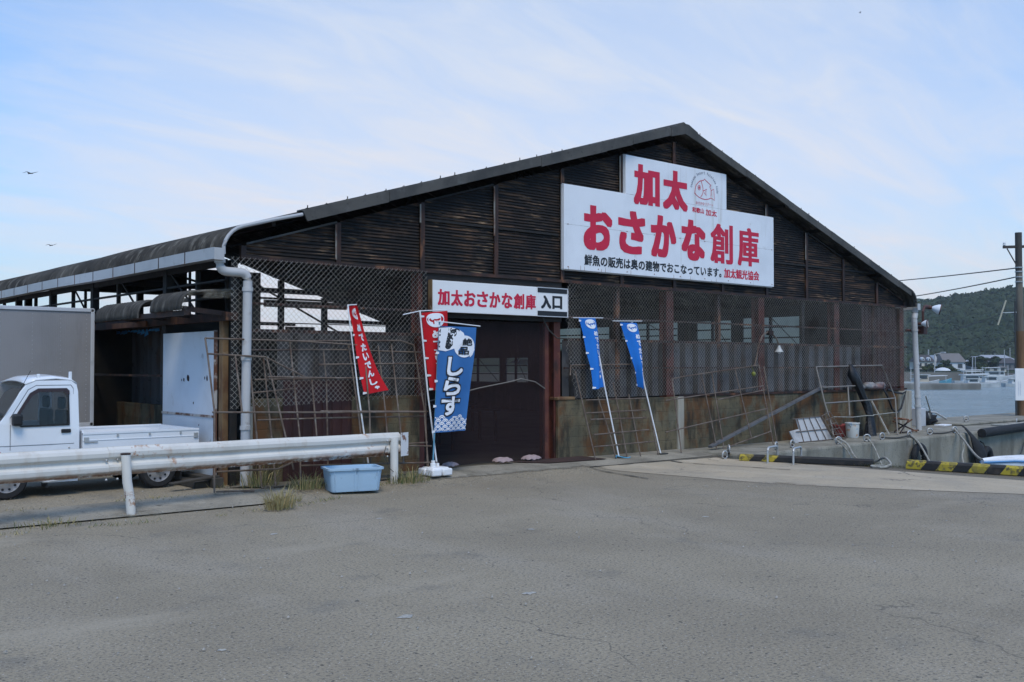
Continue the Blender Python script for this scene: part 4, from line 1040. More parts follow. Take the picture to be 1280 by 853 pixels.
pts = [(.0, .97), (.3, .985), (.5, .965), (.64, .925), (.70, .875), (.60, .83), (.42, .79), (.2, .765), (.0, .775)]
mb.add([cl.put(*p) for p in pts], [tuple(range(len(pts)))]); c_white = mb
cx, cy = .69, .805
pts = arc(cx, cy, .28, .095, 0, 360, 28)[:-1]; mb.add([cl.put(a, b, .001) for a, b in pts], [tuple(range(len(pts)))])
stroke(mb, [(.86, .72), (.93, .745), (.97, .79)], .022, cl.put, .001)
def big(mb, lift, grow):
    for ch, a, b, c, d in (('し', .24, .66, .545, .715), ('ら', .20, .66, .375, .535), ('す', .17, .70, .19, .365)):
        lettering(mb, ch, lambda x, y, l=0: cl.put(x + (y - .45) * .12, y, l + lift), a - grow, b + grow, c - grow * .42, d + grow * .42, (.014 + grow, .006 + grow * .42), rings=3)
big(mb, .006, 0)
for row in range(5):
    for k in range(-1, 7):
        cx_, cy_ = .19 * (k + .5 * (row % 2)), .02 + row * .033
        for q in (.088, .052):
            st = [(x, y) for x, y in arc(cx_, cy_, q, q * .42, 0, 180, 10) if 0 <= x <= 1 and y < .175 + .02 * sin(k * 2.1)]
            if len(st) > 2: stroke(mb, st, .011, cl.put, .0005)
mb.build('print', whitetxt, c5, fix=False)
mb = MB(); big(mb, .003, .026)
for k in range(42):
    x, y = rr.uniform(.02, .60), rr.uniform(.79, .965)
    if (x - .15) / .55 > 1 - abs(y - .875) * 6 or ((x - .69) / .36) ** 2 + ((y - .805) / .125) ** 2 < 1: continue
    a0 = rr.uniform(0, 360); st = arc(x, y, .075, .026, a0, a0 + rr.uniform(120, 260), 8)
    stroke(mb, [p for p in st if 0 <= p[0] <= .66], .016, cl.put, .0016) if len([p for p in st if 0 <= p[0] <= .66]) > 2 else None
for ch, a, b, c, d in (('絶', .62, .90, .815, .875), ('品', .52, .82, .735, .805)): lettering(mb, ch, lambda x, y, l=0: cl.put(x, y, l + .004), a, b, c, d, (.006, .0028), rings=1)
mb.build('dark_print', blacktxt, c5, fix=False)
mb = MB()
for t in (.0, .25, .5, .72, .98): a = cl.p(0, t) + Vector((-.05, -.014, 0)); mb.add([a + Vector((0, 0, .022)), a - Vector((0, 0, .022)), a + Vector((.06, 0, -.016)), a + Vector((.06, 0, .016))], [(0, 1, 2, 3)])
mb.build('tie', whitetxt, c5, fix=False)
# white water-filled base
bs = thing('flag_base', 'white plastic block holding up the blue and red flags', 'flag base', (3.15, -.68, gz(3.15, -.68) + .02))
mb = MB(); z0 = gz(3.15, -.68) + .022
for dx in (-.105, .105):
    for dy in (-.105, .105): mb.box((3.15 + dx - .095, -.68 + dy - .095, z0), (3.15 + dx + .095, -.68 + dy + .095, z0 + .115))
mb.box((3.15 - .16, -.68 - .16, z0 + .03), (3.15 + .16, -.68 + .16, z0 + .135)); mb.build('base_block', whiteplastic, bs, bevel=.022, smooth=True)
MB().lathe([(.045, 0), (.045, .06), (.03, .07), (.03, .11)], (3.09, -.70, z0 + .13), n=14).build('socket', whiteplastic, bs, smooth=True)
MB().lathe([(.028, 0), (.028, .05)], (3.245, -.61, z0 + .13), n=12).build('socket', whiteplastic, bs, smooth=True)

# ------------------------------------------------------------------ rusty tube frames leaning on the walls
RK = {
'big slanting tube frame, leftmost, reaching past the white downpipe': [[(-0.49, -0.18, 2.23), (0.97, -0.19, 2.21), (2.11, -0.2, 2.16)], [(-0.49, -0.18, 2.23), (-0.48, -0.24, 2.01), (-0.47, -0.46, 1.2), (-0.59, -0.74, 0.13)], [(-0.48, -0.24, 2.01), (0.4, -0.25, 1.97), (0.99, -0.33, 1.68)], [(0.39, -0.33, 1.68), (1.81, -0.34, 1.65)], [(-0.5, -0.46, 1.2), (1.45, -0.47, 1.14), (3.1, -0.48, 1.1)], [(-0.07, -0.25, 1.99), (-0.06, -0.46, 1.19)], [(-0.53, -0.67, 0.4), (0.39, -0.68, 0.38), (0.61, -0.66, 0.45)], [(-0.56, -0.74, 0.14), (-0.01, -0.75, 0.11)], [(2.11, -0.2, 2.16), (2.04, -0.48, 1.12), (1.92, -0.71, 0.13)], [(.42, -.25, 1.96), (.62, -.7, .36)]],
'long low tube frame with a double left leg, close against the maroon sheets': [[(0.2, -0.11, 2.07), (1.67, -0.1, 2.09), (3.34, -0.11, 2.06)], [(0.2, -0.11, 2.07), (0.22, -0.36, 0.79), (0.23, -0.5, 0.1)], [(0.43, -0.13, 1.95), (0.45, -0.36, 0.8), (0.45, -0.49, 0.1)], [(0.26, -0.19, 1.64), (1.62, -0.19, 1.65)], [(0.25, -0.31, 1.06), (1.55, -0.31, 1.05), (3.19, -0.32, 1.02)], [(0.21, -0.23, 1.45), (0.9, -0.22, 1.5)], [(0.23, -0.5, 0.1), (0.83, -0.5, 0.1)], [(1.44, -0.11, 2.08), (1.44, -0.21, 1.56), (1.31, -0.49, 0.1)], [(3.34, -0.11, 2.06), (3.13, -0.49, 0.1)], [(.3, -.4, .58), (3.2, -.4, .6)]],
'tall tube rack with round upper corner beside the red flag pole': [[(0.86, -0.12, 2.21), (2.85, -0.12, 2.25), (3.12, -0.12, 2.18)], [(3.12, -0.12, 2.18), (3.15, -0.37, 1.17), (3.05, -0.64, 0.1)], [(0.86, -0.12, 2.21), (0.85, -0.46, 0.8), (0.77, -0.64, 0.1)], [(1.31, -0.23, 1.66), (3.22, -0.24, 1.63)], [(1.24, -0.37, 1.16), (3.22, -0.38, 1.1)], [(2.62, -0.52, 0.58), (3.18, -0.53, 0.55)], [(0.81, -0.57, 0.39), (3.24, -0.6, 0.29)], [(1.88, -0.12, 2.17), (1.9, -0.38, 1.12), (1.88, -0.58, 0.35)], [(2.43, -0.12, 2.16), (2.4, -0.37, 1.14), (2.34, -0.59, 0.33)], [(2.68, -0.12, 2.18), (2.63, -0.47, 0.76), (2.6, -0.59, 0.31)], [(1.17, -0.24, 1.63), (1.13, -0.46, 0.8)], [(1.3, -.22, 1.86), (3.16, -.2, 1.88)]],
'upright tube rack behind the two blue crest flags': [[(6.77, -0.16, 1.75), (6.88, -0.59, 0.1)], [(7.24, -0.29, 1.26), (7.39, -0.49, 0.49), (7.42, -0.59, 0.1)], [(7.74, -0.22, 1.52), (7.73, -0.59, 0.1)], [(8.11, -0.28, 1.29), (8.12, -0.58, 0.1)], [(6.84, -0.37, 0.96), (8.53, -0.37, 0.97)], [(6.93, -0.4, 0.84), (8.48, -0.41, 0.82)], [(6.94, -0.48, 0.56), (8.48, -0.47, 0.59)], [(6.9, -0.31, 1.2), (8.6, -0.31, 1.2)], [(6.69, -0.13, 1.85), (8.51, -0.13, 1.87), (8.61, -0.26, 1.39), (8.62, -0.59, 0.1)], [(6.69, -0.13, 1.85), (6.63, -0.18, 1.66)], [(6.9, -.52, .34), (8.6, -.52, .36)]],
'tube rack tilted askew in front of the pale concrete pier': [[(9.49, -0.21, 1.57), (9.91, -0.19, 1.62), (12.57, -0.13, 1.85)], [(12.57, -0.13, 1.85), (12.43, -0.6, 0.1)], [(12.74, -0.14, 1.83), (12.59, -0.59, 0.1)], [(9.16, -0.32, 1.14), (12.57, -0.26, 1.39)], [(10.82, -0.33, 1.12), (12.6, -0.28, 1.3)], [(8.96, -0.49, 0.52), (12.53, -0.39, 0.89)], [(10.72, -0.59, 0.12), (12.45, -0.52, 0.39)], [(10.47, -0.18, 1.67), (10.46, -0.52, 0.39), (10.46, -0.58, 0.1)], [(10.82, -0.18, 1.68), (10.69, -0.59, 0.1)], [(9.49, -0.21, 1.57), (9.33, -0.58, 0.1)], [(11.6, -.2, 1.76), (11.7, -.55, .28)]],
'wide pale tube frame holding the black bundle, nearest the far corner': [[(14.86, -0.13, 1.81), (17.91, -0.13, 1.85), (18.09, -0.39, 1.0)], [(14.86, -0.13, 1.81), (14.78, -0.41, 0.95), (14.74, -0.6, 0.48), (14.66, -0.73, 0.1)], [(14.78, -0.41, 0.95), (18.09, -0.39, 1.0)], [(14.92, -0.26, 1.32), (16.4, -0.25, 1.34)], [(16.05, -0.26, 1.32), (15.65, -0.54, 0.63)], [(18.09, -0.39, 1.0), (17.53, -0.75, 0.1)]],
}
for i, (lab, segs) in enumerate(RK.items()):
    mb = MB()
    for s_ in segs: mb.tube([Vector(p) + Vector((0, 0, .003)) for p in s_], .0135 if i != 5 else .018, 7)
    a = segs[0][0]; tag(mb.build('tube_rack', rusttube if i != 5 else Mat('pale_tube', (.22, .20, .175), .6, .2).mottle((.16, .11, .08), 4, .5, .7, .8), origin=(a[0], -.5, .1), smooth=True), lab, 'rack', 'tube frames leaning on the warehouse')

# ------------------------------------------------------------------ clutter by the right-hand wall
tag(MB().tube([(15.17, -0.40, 0.62), (16.0, -.42, .585), (16.58, -0.42, 0.60), (18.19, -0.40, 0.64)], .012, 6).build('slack_rope', ropem, origin=(15.2, -.4, .6), smooth=True), 'thin slack rope strung along the block wall behind the paint bucket', 'rope')
tag(MB().bar((10.28, -.55, .17), (15.14, -.17, 1.35), .10, .05).build('steel_channel', Mat('grey_channel', (.13, .13, .135), .6, .2).mottle((.07, .06, .055), 4, .45, .7, .8), origin=(10.3, -.5, .1), bevel=.004), 'long dark grey steel channel leaning slantwise along the block wall', 'steel channel')
t = thing('wire_tray', 'pale boards tied behind a rusty wire grid, leaning by the wall', 'wire tray', (14.1, -.6, .1))
cp = [Vector(p) for p in ((13.57, -0.44, 0.62), (14.53, -0.44, 0.65), (14.78, -0.62, 0.105), (13.55, -0.62, 0.105))]
cq = [Vector(p) for p in ((13.16, -0.53, 0.36), (13.59, -0.51, 0.40), (13.72, -0.63, 0.105), (13.23, -0.63, 0.105))]
pb = Mat('pale_grey_board', (.42, .415, .41), .8).mottle((.28, .27, .26), 3, .45, .7, .8)
MB().prism(cp, (0, .03, 0)).build('board', pb, t); MB().prism(cq, (0, .03, 0)).build('board', pb, t)
mb = MB()
for k in range(5): f = k / 4; mb.tube([cp[0].lerp(cp[1], f) + Vector((0, -.02, 0)), cp[3].lerp(cp[2], f) + Vector((0, -.02, .01))], .010, 5)
for f in (0, .55, 1): mb.tube([cp[0].lerp(cp[3], f) + Vector((-.2, -.02, .01)), cp[1].lerp(cp[2], f) + Vector((0, -.02, .01))], .010, 5)
mb.build('wire_grid', rusttube, t)
c = [Vector(p) for p in ((14.42, -0.55, 0.67), (14.80, -0.53, 0.76), (15.18, -0.73, 0.115), (14.69, -0.75, 0.115))]
mb = MB()
for k in range(6): f = k / 5; mb.tube([c[0].lerp(c[3], f), c[1].lerp(c[2], f)], .010, 5)
for f in (0, .33, .66, 1): mb.tube([c[0].lerp(c[1], f), c[3].lerp(c[2], f)], .010, 5)
mb.tube([c[0], c[0] + Vector((0, .16, -.03)), c[3] + Vector((0, .16, 0)), c[3]], .010, 5); mb.tube([c[1], c[1] + Vector((0, .16, -.03)), c[2] + Vector((0, .16, 0)), c[2]], .010, 5)
tag(mb.build('wire_basket', rusttube, origin=(14.8, -.7, .1)), 'tall rusty wire basket tipped beside the paint bucket', 'basket')
b = thing('paint_bucket', 'white bucket splashed with paint standing before a red tub', 'bucket', (15.75, -.55, .1))
MB().lathe([(.135, 0), (.145, .02), (.165, .34), (.178, .34), (.178, .37), (.155, .37), (.14, .05), (0.0, .04)], (15.75, -.55, .1), n=22, close=False).build('pail', paintbucket, b, smooth=True)
MB().tube([(15.58, -.55, .42)] + [(15.75 - .17 * cos(R(a)), -.60, .42 - .14 * sin(R(a))) for a in range(20, 161, 20)] + [(15.92, -.55, .42)], .005, 5).build('handle', steel, b)
r_ = MB().lathe([(.24, 0), (.25, .02), (.30, .27), (.325, .27), (.325, .30), (.285, .30), (.24, .03), (0, .03)], (15.95, -.22, .101), n=24, close=False)
tag(r_.build('round_tub', redtub, smooth=True, origin=(15.95, -.22, .1)), 'faded red round tub half hidden by the paint bucket', 'tub')
# black bundle tied to an upright
mb = MB(); path = [(16.36, -.15, 1.86), (16.40, -.20, 1.62), (16.50, -.24, 1.40), (16.66, -.28, 1.12), (16.80, -.34, .85), (16.80, -.40, .6), (16.72, -.46, .35), (16.70, -.5, .105)]
rad = [.05, .16, .15, .12, .14, .10, .15, .19]
vs = []; fs = []; n = 18
for i, (p, r) in enumerate(zip(path, rad)):
    for k in range(n): a = 2 * pi * k / n; q = r * (1 + .28 * sin(k * 3.3 + i)); vs.append((p[0] + q * cos(a), p[1] + q * .6 * sin(a), p[2] + .03 * sin(k * 2.0)))
for i in range(len(path) - 1):
    for k in range(n): fs.append((i * n + k, i * n + (k + 1) % n, (i + 1) * n + (k + 1) % n, (i + 1) * n + k))
fs.append(tuple(range(n))[::-1])
tag(mb.add(vs, fs).build('plastic_bundle', tarpm, smooth='all', origin=(16.7, -.5, .1)), 'long black plastic bundle slung over the pale tube frame', 'bundle')
tag(MB().tube([(16.79, -.40, .615)] and [(16.80 + .13 * cos(R(a)), -.40 + .09 * sin(R(a)), .60) for a in range(0, 360, 24)], .012, 5, True).build('binding_rope', ropem, origin=(16.8, -.4, .6)), 'rope tied round the waist of the black plastic bundle', 'rope')
tag(MB().box((16.1, -.38, .102), (16.55, -.12, .26)).build('black_crate', blackp, origin=(16.3, -.2, .1), bevel=.02), 'low black crate on the ground between red tub and black bundle', 'crate')
# wrecked folding stool and stick
t = thing('broken_stool', 'rusty broken folding stool lying by the far pier', 'stool', (18.4, -.5, .1))
mb = MB()
for a, b_ in (((17.9, -.62, .13), (18.75, -.40, .42)), ((18.1, -.35, .13), (18.55, -.6, .45)), ((17.95, -.4, .42), (18.75, -.62, .13)), ((18.05, -.6, .13), (18.85, -.62, .16))): mb.tube([a, b_], .02, 6)
mb.build('legs', steel, t)
MB().obox((18.2, -.5, .47), (.36, .22, .035), Matrix.Rotation(.12, 3, 'Y')).build('seat', Mat('orange_brown_wood', (.25, .10, .05), .8).mottle((.1, .05, .03), 5, .45, .65, .8), t, bevel=.006)
tag(MB().bar((17.35, -.62, .103), (17.28, -.18, .96), .05, .03).build('timber_stick', Mat('pale_timber', (.36, .33, .28), .85).mottle((.2, .17, .13), 5, .45, .7, .8), origin=(17.35, -.6, .1)), 'pale timber stick leaning beside the broken stool', 'stick')
tag(MB().tube([(18.0, -.09, 1.28), (18.05, -.2, 1.05), (18.2, -.24, .72), (18.42, -.24, .60), (18.7, -.22, .72), (18.95, -.18, 1.0), (19.1, -.14, 1.16), (18.9, -.16, 1.10), (18.5, -.16, 1.14), (18.2, -.12, 1.22)], .026, 8).build('black_hose', blackp, origin=(18.4, -.15, .6), smooth=True), 'loop of black hose hanging beside the far pier', 'hose')
mb = MB(); rr = random.Random(2)
for k in range(16): mb.sphere((16.95 + rr.random() * 1.05, -.03 - .06 * rr.random(), 1.27 + .10 * rr.random()), .09 + .07 * rr.random(), 9, 6, (1.5, .7, .5), .2)
tag(mb.build('rag_heap', rag, smooth='all', origin=(17.4, -.05, 1.2)), 'heap of faded grey and reddish rags along the wall top', 'rags')
# bulb lamp, float, little red flag inside the mesh
t = thing('work_lamp', 'small hooded bulb lamp on a rusty bracket at the mesh', 'lamp', (13.28, -.12, 2.1))
MB().lathe([(.025, .15), (.04, .09), (.075, .03), (.10, 0), (.095, -.005), (.03, .08)], (13.28, -.18, 2.16), n=18, close=False).build('shade', Mat('grey_enamel', (.42, .42, .40), .5), t, smooth=True)
MB().sphere((13.28, -.18, 2.16), .045, 10, 8).build('bulb', whiteplastic, t, smooth='all')
MB().tube([(13.27, -.18, 2.31), (13.20, -.17, 2.46), (13.08, -.14, 2.56), (12.95, -.12, 2.62), (12.72, -.12, 2.52), (12.60, -.11, 2.30), (12.5, -.11, 2.0), (12.42, -.11, 1.82)], .018, 6).build('bracket', rusttube, t, smooth=True)
MB().box((12.93, -.16, 2.54), (13.1, -.08, 2.64)).build('clamp', steel, t)
tag(MB().sphere((12.33, -.16, 1.66), .05, 12, 8, (1, 1, 1.1)).tube([(12.33, -.16, 1.72), (12.30, -.12, 1.86)], .006, 5).build('float', ochre, smooth=True, origin=(12.33, -.16, 1.6)), 'small yellow-green float hung on the mesh beside the red column', 'float')
# clutter seen over the panels inside: pale blue boat hull side
# flood lights at the far corner
def flood(x, y, z, yaw, pitch, s, lab):
    t = thing('floodlight', lab, 'floodlight', (x, y, z), 'floodlights on the far corner')
    M = Matrix.Rotation(yaw, 3, 'Z') @ Matrix.Rotation(pitch, 3, 'Y')
    def put(prof, name, m, close=True):
        mb = MB(); n = 20
        for (r, h) in prof:
            for k in range(n): a = 2 * pi * k / n; mb.v.append(tuple(Vector((x, y, z)) + M @ Vector((h, r * cos(a), r * sin(a)))))
        for i in range(len(prof) - 1):
            for k in range(n): mb.f.append((i * n + k, i * n + (k + 1) % n, (i + 1) * n + (k + 1) % n, (i + 1) * n + k)); mb.mi.append(0)
        if close: mb.f.append(tuple((len(prof) - 1) * n + k for k in range(n))); mb.mi.append(0)
        return mb.build(name, m, t, smooth=True)
    put([(.07 * s, -.30 * s), (.08 * s, -.28 * s), (.085 * s, -.05 * s), (.03 * s, 0)], 'housing', lampred)
    put([(.06 * s, -.02 * s), (.12 * s, .06 * s), (.19 * s, .20 * s), (.21 * s, .30 * s)], 'reflector', reflector, False)
    put([(.20 * s, .295 * s), (.12 * s, .315 * s), (.01, .32 * s)], 'lens', Mat('lamp_glass', (.20, .15, .13), .15), False)
    put([(.205 * s, .28 * s), (.225 * s, .285 * s), (.225 * s, .32 * s), (.205 * s, .322 * s)], 'rim', lampred, False)
    return t
fl = flood(20.62, -.14, 3.44, R(-62), R(14), .68, 'upper floodlight with white bowl and brown housing above the downpipe')
mb = MB(); mb.tube([(19.4, .0, 2.80), (20.02, -.15, 2.80), (20.06, -.15, 2.95), (20.05, -.15, 3.32), (20.2, -.12, 3.46), (20.45, -.10, 3.48)], .035, 8); mb.build('bracket', lampred, fl); MB().box((19.9, -.25, 2.70), (20.1, -.05, 2.92)).build('mounting_box', lampred, fl, bevel=.01)
flood(19.86, -.22, 2.98, R(-80), R(0), .5, 'lower smaller floodlight tucked behind the white downpipe')

# doormat, sandbags on the hem of the net
tag(MB().add([(5.75, -.52, gz(5.75, -.52) + .022), (7.15, -.60, gz(7.15, -.6) + .022), (7.05, -.03, .126), (5.3, -.03, .126), (5.75, -.52, gz(5.75, -.52) + .03), (7.15, -.60, gz(7.15, -.6) + .03), (7.05, -.03, .134), (5.3, -.03, .134)], [(4, 5, 6, 7), (0, 1, 5, 4), (1, 2, 6, 5), (2, 3, 7, 6), (3, 0, 4, 7), (3, 2, 1, 0)]).build('doormat', matm, origin=(6.4, -.3, .1)), 'dark brown mat on the ground at the right of the doorway', 'doormat')
bm_ = MB(); 
bag0 = None
for i, (x, lab, rz, sc_) in enumerate(((3.95, 'pale sack holding down the net, leftmost beside the flag base', .3, .62), (5.10, 'pale pink sack holding down the middle of the door net', -.2, .72), (5.78, 'pale sack holding down the net close to the dark mat', .15, .75))):
    if bag0 is None:
        def bagf(u, v):
            a = (u - .5) * 2; b = (v - .5) * 2; th = .085 * (1 - abs(a) ** 3) ** .5 * (1 - abs(b) ** 3) ** .5
            return a, b, th
        mb = MB()
        for sgn in (1, -.35): mb.grid(lambda u, v: (x + .26 * bagf(u, v)[0] * (1 - .1 * bagf(u, v)[1] ** 2), -.02 + .15 * bagf(u, v)[1], .175 + sgn * bagf(u, v)[2] + .035 * mnoise.noise((u * 4, v * 4, 0)) - .01), 18, 14)
        bag0 = mb.build('sandbag', pinkbag, smooth='all', origin=(x, -.02, .135)); tag(bag0, lab, 'sandbag', 'sacks on the door net'); bag0.rotation_euler = (0, 0, rz); bag0.scale = (sc_,) * 3
    else:
        c = copy_tree(bag0, None, (x, -.04, .137), rz, lab); c.scale = (sc_,) * 3

# ------------------------------------------------------------------ guard rail
g = thing('guard_rail', 'white W-beam guard rail with rust stains between the lot and the parked trucks', 'guard rail', (0, -.9, 0))
ga, gb = Vector((-7.5, -1.70, 0)), Vector((2.42, -.66, 0))
gd = (gb - ga).normalized(); gn = Vector((gd.y, -gd.x, 0))
PF = [(0, .775), (.0, .766), (.046, .738), (.062, .702), (.058, .652), (.020, .618), (.018, .588), (.056, .556), (.064, .530), (.058, .478), (.030, .452), (.002, .434), (0, .422)]

def beam(a, b, off=0, name='rail_beam'):
    mb = MB(); vs = []; n = len(PF)
    L = (b - a).length; m = max(1, int(L / .5))
    for i in range(m + 1):
        p = a + (b - a) * (i / m); wob = .006 * sin(i * 1.7)
        for (o, z) in PF: q = p + gn * (o + .035 + off + wob); vs.append((q.x, q.y, z + .04 + .045 * max(0, min(1, (2.4 - q.x) / 4.4)) + wob * .5))
    fs = [(i * n + k, (i + 1) * n + k, (i + 1) * n + k + 1, i * n + k + 1) for i in range(m) for k in range(n - 1)]
    return mb.add(vs, fs).build(name, railpaint, g, solid=.005, bevel=.006, fix=False)
jt = ga + gd * ((Vector((-2.02, -1.08, 0)) - ga).length)
beam(ga, jt + gd * .16); beam(jt - gd * .16, gb + gd * 0.0, .006)
# end piece, slightly peeled away
mb = MB(); e0 = gb + gn * .03; vs = []
for i, s_ in enumerate((0, .10, .20)):
    p = gb + gd * (s_ - .02) + gn * (.125 - .03 * i)
    for z in (.81, .45): vs.append((p.x, p.y, z))
mb.add(vs, [(0, 2, 3, 1), (2, 4, 5, 3)]); mb.build('end_plate', Mat('rust_edged_white', (.66, .65, .64), .5).mottle((.20, .08, .04), 6, .56, .64, .95), g, solid=.006, fix=False)
for k, q in enumerate((-7.0, -4.6, -1.96, 2.25)):
    p = ga + gd * ((q - ga.x) / gd.x); p = p + gn * (.145 if k == 2 else (-.02 if k < 3 else .145))
    mb = MB(); z0 = gz(p.x, p.y) + .02; ben = (.03 if k == 2 else 0)
    mb.tube([(p.x + ben * 1.6, p.y, z0 - .05), (p.x + ben, p.y, z0 + .18), (p.x - ben * .3, p.y, z0 + .40), (p.x - ben, p.y, .765 if k == 2 else .74)], .056 if k < 3 else .062, 14)
    ps = mb.build('post', whitepaint, g, smooth=True)
    if k == 2: MB().lathe([(.054, 0), (.06, .004), (.06, .02), (.0, .024)], (p.x - ben, p.y, .757), n=14, close=False).build('post_cap', steel, ps, smooth=True)
    if k >= 2:
        mb = MB()
        for z in (.70, .585, .465):
            for dx in ((-.07, .07) if k == 2 else (-.11,)):
                c = jt + gd * (dx + (-.12 if k == 2 else 0)) if k == 2 else p + gd * dx
                c = c + gn * (.085 if z != .585 else .052) if k == 2 else c + gn * (-.03)
                mb.sphere((c.x, c.y, z), .016, 8, 5)
        mb.build('bolt', galv, ps, smooth='all')
mb = MB()
c = jt - gd * .09 + gn * .062; mb.box((c.x - .055, c.y - .02, .555), (c.x + .055, c.y - .008, .62)); mb.build('splice_plate', whitepaint, g)
tag(MB().tube([(2.13, -.80, .62), (2.05, -.86, .5), (2.12, -.90, .3), (2.24, -.86, .22), (2.30, -.80, .36)], .006, 5).build('loose_wire', darkrope, origin=(2.2, -.85, .2)), 'thin dark wire dangling at the end post of the guard rail', 'wire')
# little concrete footing pads under the nearer post
struct(MB().box((-2.32, -1.42, .0), (-1.55, -.93, .04)), 'post_footing', oldconc, bevel=.01)

# ------------------------------------------------------------------ light blue tub
tb = thing('plastic_tub', 'light blue rectangular plastic tub on the ground by the rail end', 'tub', (1.38, -1.07, .02))
TM = Matrix.Rotation(R(-17), 3, 'Z'); tc_ = Vector((1.36, -1.08, .0)); tz = gz(1.36, -1.08) + .022
def rrect(w_, d_, r, n=5):
    o = []
    for cx_, cy_, a0 in ((w_ - r, d_ - r, 0), (-w_ + r, d_ - r, 90), (-w_ + r, -d_ + r, 180), (w_ - r, -d_ + r, 270)):
        for k in range(n + 1): a = R(a0 + 90 * k / n); o.append((cx_ + r * cos(a), cy_ + r * sin(a)))
    return o
rings = [(.35, .215, .0), (.355, .22, .02), (.385, .245, .30), (.41, .27, .305), (.412, .272, .335), (.375, .235, .337), (.34, .205, .03)]
mb = MB(); n = len(rrect(1, 1, .1))
for w_, d_, z in rings:
    for (x, y) in rrect(w_, d_, .06): q = tc_ + TM @ Vector((x, y, 0)); mb.v.append((q.x, q.y, tz + z))
for i in range(len(rings) - 1):
    for k in range(n): mb.f.append((i * n + k, i * n + (k + 1) % n, (i + 1) * n + (k + 1) % n, (i + 1) * n + k)); mb.mi.append(0)
mb.f.append(tuple((len(rings) - 1) * n + k for k in range(n))); mb.mi.append(0)
mb.build('shell', tubm, tb, smooth=True)
mb = MB()
for x in (-.30, -.02, .03, .30):
    for sy in (-1, 1):
        a = tc_ + TM @ Vector((x, sy * .222, 0)); b = tc_ + TM @ Vector((x * 1.08, sy * .25, 0)); mb.bar((a.x, a.y, tz + .02), (b.x, b.y, tz + .30), .014, .014)
mb.build('rib', tubm, tb)

# ------------------------------------------------------------------ grass and weeds
def tuft(x, y, n, h, spread, seed, wide=.012):
    rr = random.Random(seed); mb = MB(); z0 = gz(x, y) + .02
    for k in range(n):
        a = rr.uniform(0, 2 * pi); r = spread * rr.random() ** .7; bx, by = x + r * cos(a), y + r * sin(a) * .7
        L = h * (rr.uniform(.25, 1.05) if rr.random() < .9 else rr.uniform(1.1, 1.7)); ln = rr.uniform(.15, .9) * L; d = a + rr.uniform(-.7, .7); w_ = wide * rr.uniform(.5, 1)
        p0 = Vector((bx, by, z0)); p1 = p0 + Vector((ln * .35 * cos(d), ln * .35 * sin(d), L * .65)); p2 = p0 + Vector((ln * cos(d), ln * sin(d), L * rr.uniform(.7, 1)))
        u = Vector((-sin(d + rr.uniform(-1, 1)), cos(d), 0)) * w_ / 2
        mb.mat(0 if rr.random() < .55 else 1).add([p0 - u, p0 + u, p1 + u * .7, p1 - u * .7, p2], [(0, 1, 2, 3), (3, 2, 4)])
    return mb
for i, (x, y, n, h, sp, lab) in enumerate(((-.28, -2.0, 230, .26, .20, 'dry grass tuft sprouting in front of the guard rail'), (.78, -.80, 260, .22, .30, 'grass tuft against the left end of the blue tub'), (2.45, -.95, 280, .20, .36, 'green grass tuft right of the rail end post'), (.05, -1.45, 200, .12, .30, 'low dry weeds on the pavement beyond the dry tuft'),
                                             (.25, -.35, 160, .30, .3, 'tall weeds under the rail at the foot of the white downpipe'), (-2.9, -1.45, 160, .07, .5, 'flat brownish weeds on the pavement left of the nearer post'))):
    tag(tuft(x, y, n, h, sp, i + 3).build('grass_tuft', [drygrass, drygrass if i in (0, 3) else grassm], fix=False, origin=(x, y, gz(x, y))), lab, 'grass tuft', 'weeds along the guard rail')
mb = MB(); rr = random.Random(19)
for k in range(2200):
    t_ = rr.random(); side = rr.random()
    if side < .45: x = -8 + 9.2 * t_; y = -.60 + rr.gauss(0, .07)
    elif side < .75: x = -5 + 8 * t_; y = (-1.9 if x < 0 else -1.9 + x * .45) + rr.gauss(0, .06) + .25 * mnoise.noise((x * 1.3, 4, 0))
    else: x = -.4 + 3.4 * t_; y = -.3 + rr.gauss(0, .16)
    if mnoise.noise((x * 1.1, y * 1.5, 7)) < -.02: continue
    z = gz(x, y) + .01; h = rr.uniform(.015, .10 if side > .75 else .06); d = rr.uniform(0, 6.28); u = Vector((sin(d), cos(d), 0)) * .005; p = Vector((x, y, z))
    mb.mat(0 if rr.random() < .6 else 1).add([p - u, p + u, p + Vector((h * .8 * cos(d), h * .8 * sin(d), h))], [(0, 1, 2)])
tag(mb.build('low_weeds', [drygrass, grassm], fix=False), kind='stuff')
mb = MB(); rr = random.Random(9)
for k in range(2600):
    t_ = rr.random(); y = -4.2 - 8 * t_; x = edge_x(y) - .05 - abs(rr.gauss(0, .09)) - .18; 
    if rr.random() < .12: y = -3.9 + rr.gauss(0, .12); x = edge_x(y) - .25 + rr.gauss(0, .08)
    z = gz(x, y) + .012; h = rr.uniform(.02, .075); d = rr.uniform(0, 6.28); u = Vector((.006, .006, 0))
    p = Vector((x, y, z)); mb.mat(0 if rr.random() < .6 else 1).add([p - u, p + u, p + Vector((h * .5 * cos(d), h * .5 * sin(d), h))], [(0, 1, 2)])
tag(mb.build('kerb_grass', [grassm, drygrass], fix=False), kind='stuff')

